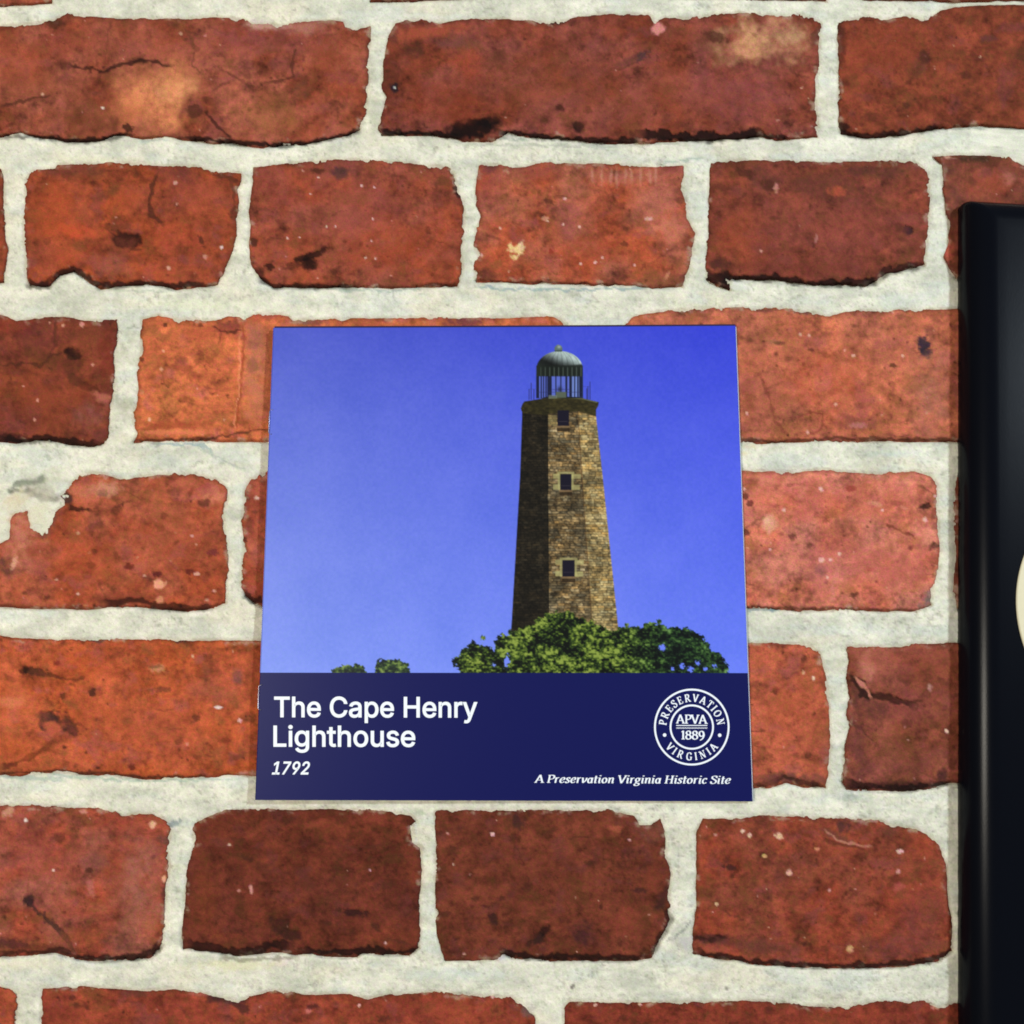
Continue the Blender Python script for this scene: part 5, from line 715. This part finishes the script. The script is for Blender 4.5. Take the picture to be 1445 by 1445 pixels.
# broad-nib serif letters drawn as strokes; units: cap height 1
def _ell(cx_, cy_, rx, ry, n=18, a0=0, a1=360):
    return [(cx_ + rx * math.cos(math.radians(a0 + (a1 - a0) * i / n)), cy_ + ry * math.sin(math.radians(a0 + (a1 - a0) * i / n))) for i in range(n + 1)]
def _cr(p, n=5):
    q = [p[0]] + list(p) + [p[-1]]; r = []
    for i in range(1, len(q) - 2):
        for k_ in range(n):
            t = k_ / n; r.append(tuple(.5 * (2 * q[i][d_] + (q[i+1][d_] - q[i-1][d_]) * t + (2*q[i-1][d_] - 5*q[i][d_] + 4*q[i+1][d_] - q[i+2][d_]) * t*t + (3*q[i][d_] - q[i-1][d_] - 3*q[i+1][d_] + q[i+2][d_]) * t**3) for d_ in (0, 1)))
    return r + [tuple(p[-1])]
def L(*p): return ('n', list(p))
def C(*p): return ('n', _cr(list(p)))
def O(*a): return ('n', _ell(*a))
def H(x0, x1, y): return ('s', [(x0, y), (x1, y)])
G = {
'A': (.80, [L((.06,.02),(.38,1)), L((.38,1),(.72,.02)), H(.16,.60,.34), H(-.04,.2,.03), H(.56,.88,.03)]),
'P': (.68, [L((.18,0),(.18,1)), C((.18,.96),(.42,.97),(.60,.88),(.62,.72),(.55,.55),(.38,.47),(.18,.47)), H(.04,.36,.03), H(.04,.2,.97)]),
'R': (.82, [L((.18,0),(.18,1)), C((.18,.96),(.42,.97),(.58,.88),(.60,.73),(.53,.56),(.38,.49),(.18,.49)), L((.38,.5),(.72,.02)), H(.04,.34,.03), H(.04,.2,.97), H(.66,.86,.03)]),
'E': (.70, [L((.18,0),(.18,1)), H(.04,.6,.97), H(.18,.48,.52), H(.04,.63,.03), ('s',[(.6,.97),(.6,.76)]), ('s',[(.63,.03),(.63,.26)]), ('s',[(.48,.63),(.48,.41)])]),
'S': (.62, [C((.52,.74),(.50,.92),(.32,.98),(.13,.9),(.13,.7),(.3,.55),(.48,.42),(.54,.22),(.40,.03),(.2,.02),(.09,.12),(.07,.28))]),
'V': (.76, [L((.06,.98),(.38,0)), L((.38,0),(.68,.98)), H(-.06,.2,.97), H(.54,.82,.97)]),
'T': (.72, [L((.36,0),(.36,1)), H(.04,.68,.97), ('s',[(.05,.97),(.04,.75)]), ('s',[(.67,.97),(.68,.75)]), H(.2,.52,.03)]),
'I': (.38, [L((.19,0),(.19,1)), H(.04,.34,.03), H(.04,.34,.97)]),
'O': (.84, [O(.42,.5,.34,.47,26)]),
'N': (.86, [('s',[(.17,0),(.17,.98)]), L((.17,.98),(.70,.02)), ('s',[(.70,0),(.70,.98)]), H(.03,.32,.03), H(.0,.17,.97), H(.56,.84,.97)]),
'G': (.82, [C((.66,.76),(.58,.93),(.40,.98),(.18,.88),(.08,.5),(.18,.12),(.42,.02),(.58,.05),(.68,.12)), L((.68,.08),(.68,.42)), H(.52,.8,.43)]),
'H': (.88, [L((.18,0),(.18,1)), L((.68,0),(.68,1)), H(.18,.68,.52), H(.03,.33,.03), H(.03,.33,.97), H(.53,.83,.03), H(.53,.83,.97)]),
'1': (.46, [L((.26,0),(.26,1)), ('s',[(.26,.99),(.10,.84)]), H(.1,.42,.03)]),
'8': (.62, [O(.30,.75,.19,.22,18), O(.30,.27,.23,.25,18)]),
'9': (.62, [O(.30,.66,.21,.30,18), C((.52,.68),(.52,.4),(.38,.08),(.16,-.1))]),
'r': (.48, [L((.15,0),(.15,.68)), C((.15,.45),(.26,.64),(.42,.66)), H(.02,.15,.66)]),
'e': (.56, [C((.13,.34),(.36,.38),(.46,.5),(.40,.66),(.26,.66),(.12,.46),(.10,.2),(.22,.03),(.36,.06),(.47,.17))]),
's': (.46, [C((.38,.54),(.34,.66),(.2,.66),(.12,.54),(.2,.4),(.32,.28),(.34,.12),(.22,.02),(.10,.05),(.05,.17))]),
'v': (.54, [L((.1,.66),(.2,.02)), C((.2,.02),(.38,.26),(.46,.48),(.45,.66)), H(-.0,.12,.65)]),
'a': (.60, [O(.27,.33,.18,.31,16), L((.46,.68),(.44,.1)), C((.44,.1),(.48,.03),(.58,.06))]),
't': (.40, [L((.18,.92),(.17,.12)), C((.17,.12),(.2,.03),(.34,.05)), H(.04,.38,.66)]),
'i': (.34, [L((.16,.68),(.15,.08)), C((.15,.08),(.2,.02),(.29,.06)), H(.02,.16,.66), ('d',[(.17,.88),(.17,.99)])]),
'o': (.60, [O(.29,.34,.20,.32,18)]),
'n': (.64, [L((.14,0),(.14,.68)), C((.14,.42),(.26,.62),(.40,.67),(.47,.56)), L((.47,.58),(.46,.08)), C((.46,.08),(.5,.02),(.6,.06)), H(.02,.14,.66)]),
'g': (.58, [O(.26,.44,.17,.22,16), C((.24,.22),(.14,.12),(.24,.03),(.42,-.02),(.46,-.15),(.34,-.28),(.12,-.28),(.04,-.16),(.14,-.03)), H(.38,.54,.64)]),
'c': (.50, [C((.42,.54),(.34,.66),(.22,.64),(.10,.44),(.10,.2),(.22,.03),(.36,.06),(.44,.15))]),
' ': (.30, []),
}
def strokes(ch, thick, thin, nib=18):
    """quads for one glyph in glyph units"""
    out = []
    for kind, pts in G[ch][1]:
        pts = np.array(pts, float); n = len(pts)
        t = np.gradient(pts, axis=0) if n > 2 else np.repeat((pts[1] - pts[0])[None], 2, 0)
        if n > 2 and np.allclose(pts[0], pts[-1]): t[0] = t[-1] = pts[1] - pts[-2]
        ang = np.arctan2(t[:, 1], t[:, 0])
        if kind == 's': wd = np.full(n, thin)
        elif kind == 'd': wd = np.full(n, thick)
        else: wd = thin + (thick - thin) * np.abs(np.sin(ang - math.radians(nib))) ** 1.3
        nx_, ny_ = -np.sin(ang), np.cos(ang)
        a = pts + np.stack([nx_, ny_], 1) * wd[:, None] / 2; b = pts - np.stack([nx_, ny_], 1) * wd[:, None] / 2
        out.append((a, b))
    return out
class Ink:
    def __init__(s): s.V = []; s.F = []; s.z = []
    def glyph(s, ch, place, thick, thin, nib=18):
        for si, (a, b) in enumerate(strokes(ch, thick, thin, nib)):
            k = len(s.V); n = len(a)
            for i in range(n):
                s.V += [place(*a[i]), place(*b[i])]; s.z += [si * 4e-6] * 2
            s.F += [(k + 2*i, k + 2*i + 1, k + 2*i + 3, k + 2*i + 2) for i in range(n - 1)]
    def ring(s, cx_, cy_, rx, ry, wd, n=72):
        k = len(s.V)
        for i in range(n):
            a = 2 * math.pi * i / n
            for r_ in (-wd / 2, wd / 2): s.V.append((cx_ + (rx + r_) * math.cos(a), cy_ + (ry + r_) * math.sin(a))); s.z.append(0)
        s.F += [(k + 2*i, k + 2*i + 1, k + (2*i + 3) % (2*n), k + (2*i + 2) % (2*n)) for i in range(n)]
    def disc(s, cx_, cy_, r, n=16):
        k = len(s.V)
        for i in range(n): s.V.append((cx_ + r * math.cos(2*math.pi*i/n), cy_ + r * math.sin(2*math.pi*i/n))); s.z.append(0)
        s.F.append(tuple(range(k, k + n)))
    def rect(s, x0, x1, y0, y1):
        k = len(s.V); s.V += [(x0, y0), (x1, y0), (x1, y1), (x0, y1)]; s.z += [0] * 4; s.F.append((k, k+1, k+2, k+3))
    def line(s, text, x0, x1, y0, y1, cap, thick, thin, slant=0, track=0):
        tot = sum(G[c][0] + track for c in text) - track
        x = 0
        for c in text:
            def place(gx, gy, x=x):
                t = (x + gx) / tot
                return (x0 + t * (x1 - x0) + slant * gy * cap, y0 + (y1 - y0) * t - gy * cap)
            s.glyph(c, place, thick, thin); x += G[c][0] + track
    def arc(s, text, cx_, cy_, r, cap, a0, a1, thick, thin, inward=False):
        """baseline radius r; angles in degrees measured clockwise from straight up"""
        tot = sum(G[c][0] for c in text); x = 0
        for c in text:
            w2 = G[c][0] / 2; am = math.radians(a0 + (a1 - a0) * (x + w2) / tot)
            sgn = -1 if inward else 1
            def place(gx, gy):
                tx = (gx - w2) * cap * .93 ; rr = r + sgn * gy * cap
                ex, ey = math.sin(am), -math.cos(am)               # outward
                tx *= sgn
                return (cx_ + ex * rr + -ey * tx, cy_ + ey * rr + ex * tx)
            s.glyph(c, place, thick, thin); x += G[c][0]
tag = Ink(); tag.line('A Preservation Virginia Historic Site', 754.5, 1030.5, 1104.5, 1106.0, 11.0, .165, .065, .22)
flat('tagline_lettering', tag.V, tag.F, front, 5e-5, tag.z)
SX, SY = 976.2, 1026.0
em = Ink(); em.ring(SX, SY, 52.0, 52.9, 2.6); em.ring(SX, SY, 30.0, 30.6, 2.5)
emblem = flat('emblem_rings', em.V, em.F, front, 5e-5, em.z)
el = Ink()
el.arc('PRESERVATION', SX, SY, 35.9, 10.6, -88, 88, .19, .09)
el.arc('VIRGINIA', SX, SY, 46.8, 10.6, 236, 124, .19, .09, True)
el.line('APVA', 954.6, 997.6, 1020.8, 1021.4, 12.4, .17, .08); el.line('1889', 960.2, 994.6, 1043.2, 1043.6, 12.2, .17, .08)
el.disc(937.9, 1037.2, 2.5); el.disc(1015.6, 1037.5, 2.5)
el.rect(954.2, 998, 1023.1, 1024.3)
zig = [(954.2 + i * 1.1, 1026.1 + (i % 2) * 1.5) for i in range(41)]
for (ax, ay), (bx, by) in zip(zig[:-1], zig[1:]):
    k = len(el.V); el.V += [(ax, ay), (bx, by), (bx, by + 1.0), (ax, ay + 1.0)]; el.z += [0] * 4; el.F.append((k, k + 1, k + 2, k + 3))
flat('emblem_lettering', el.V, el.F, front, 5e-5, el.z)

# ------------------------------------------------------------------ the black case with a pale disc, at the right
case = bpy.data.objects.new('black_case', None); COL.objects.link(case)
case['label'] = 'long black case with rounded edges and a pale round disc on top'; case['category'] = 'case'
p0 = P(1352, 289, 0.0); p1 = P(1352, 1445, 0.0); ey = (p0 - p1); ey /= np.linalg.norm(ey); ex = np.array([ey[1], -ey[0], 0.0])
CW, CH = .172, .352
cc = p0 + ex * CW / 2 - ey * CH / 2; cc[2] = 0
mat_case = plain('black_leatherette', (9, 11, 18), .24, .085, .1, 1600, .12)
mat_disc = plain('cream_card', (226, 216, 184), .7, .3, .1, 900, .05)
def ring_pts(hw, hh, r, z, n=8):
    o_ = []
    for (sx, sy, a0) in ((1, 1, 0), (-1, 1, 90), (-1, -1, 180), (1, -1, 270)):
        for i in range(n + 1):
            a = math.radians(a0 + 90 * i / n)
            q_ = cc + ex * (sx * (hw - r) + r * math.cos(a)) + ey * (sy * (hh - r) + r * math.sin(a)); o_.append((q_[0] - cc[0], q_[1] - cc[1], z))
    return o_
V, F = [], []; rings = [(0, -.0008), (0, .0012)]
EA, EB = .0118, .0118
for i in range(1, 19):
    a = math.radians(90 * i / 18); rings.append((EA * (1 - math.cos(a)), .0012 + EB * math.sin(a)))
rings += [(.016, .0012 + EB + .00003), (.03, .0012 + EB + .00003)]
for s_, z_ in rings: V += ring_pts(CW / 2 - s_, CH / 2 - s_, max(.0026 - s_ * .15, .0008), z_)
m_ = 36
for j in range(len(rings) - 1):
    for i in range(m_): F.append((j * m_ + i, j * m_ + (i + 1) % m_, (j + 1) * m_ + (i + 1) % m_, (j + 1) * m_ + i))
F.append(tuple((len(rings) - 1) * m_ + i for i in range(m_))); F.append(tuple(reversed(range(m_))))
me = bpy.data.meshes.new('case_shell'); me.from_pydata(V, [], F); me.polygons.foreach_set('use_smooth', [True] * (len(F) - 2) + [False, False])
o = link('case_shell', me, case, mat_case); o.location = cc
zt = .0012 + EB + .00003
dc = P(1628, 862, zt); dr = float(np.linalg.norm(dc - P(1434, 862, zt)))
V, F = [], []; n = 128
for (rr, z_) in ((dr, zt - .0002), (dr, zt + .0005), (dr - .0004, zt + .0008)):
    for i in range(n): a = 2 * math.pi * i / n; V.append((rr * math.cos(a), rr * math.sin(a), z_ - zt))
for j in range(2):
    for i in range(n): F.append((j * n + i, j * n + (i + 1) % n, (j + 1) * n + (i + 1) % n, (j + 1) * n + i))
F.append(tuple(2 * n + i for i in range(n)))
me = bpy.data.meshes.new('disc'); me.from_pydata(V, [], F)
o = link('disc', me, case, mat_disc); o.location = dc
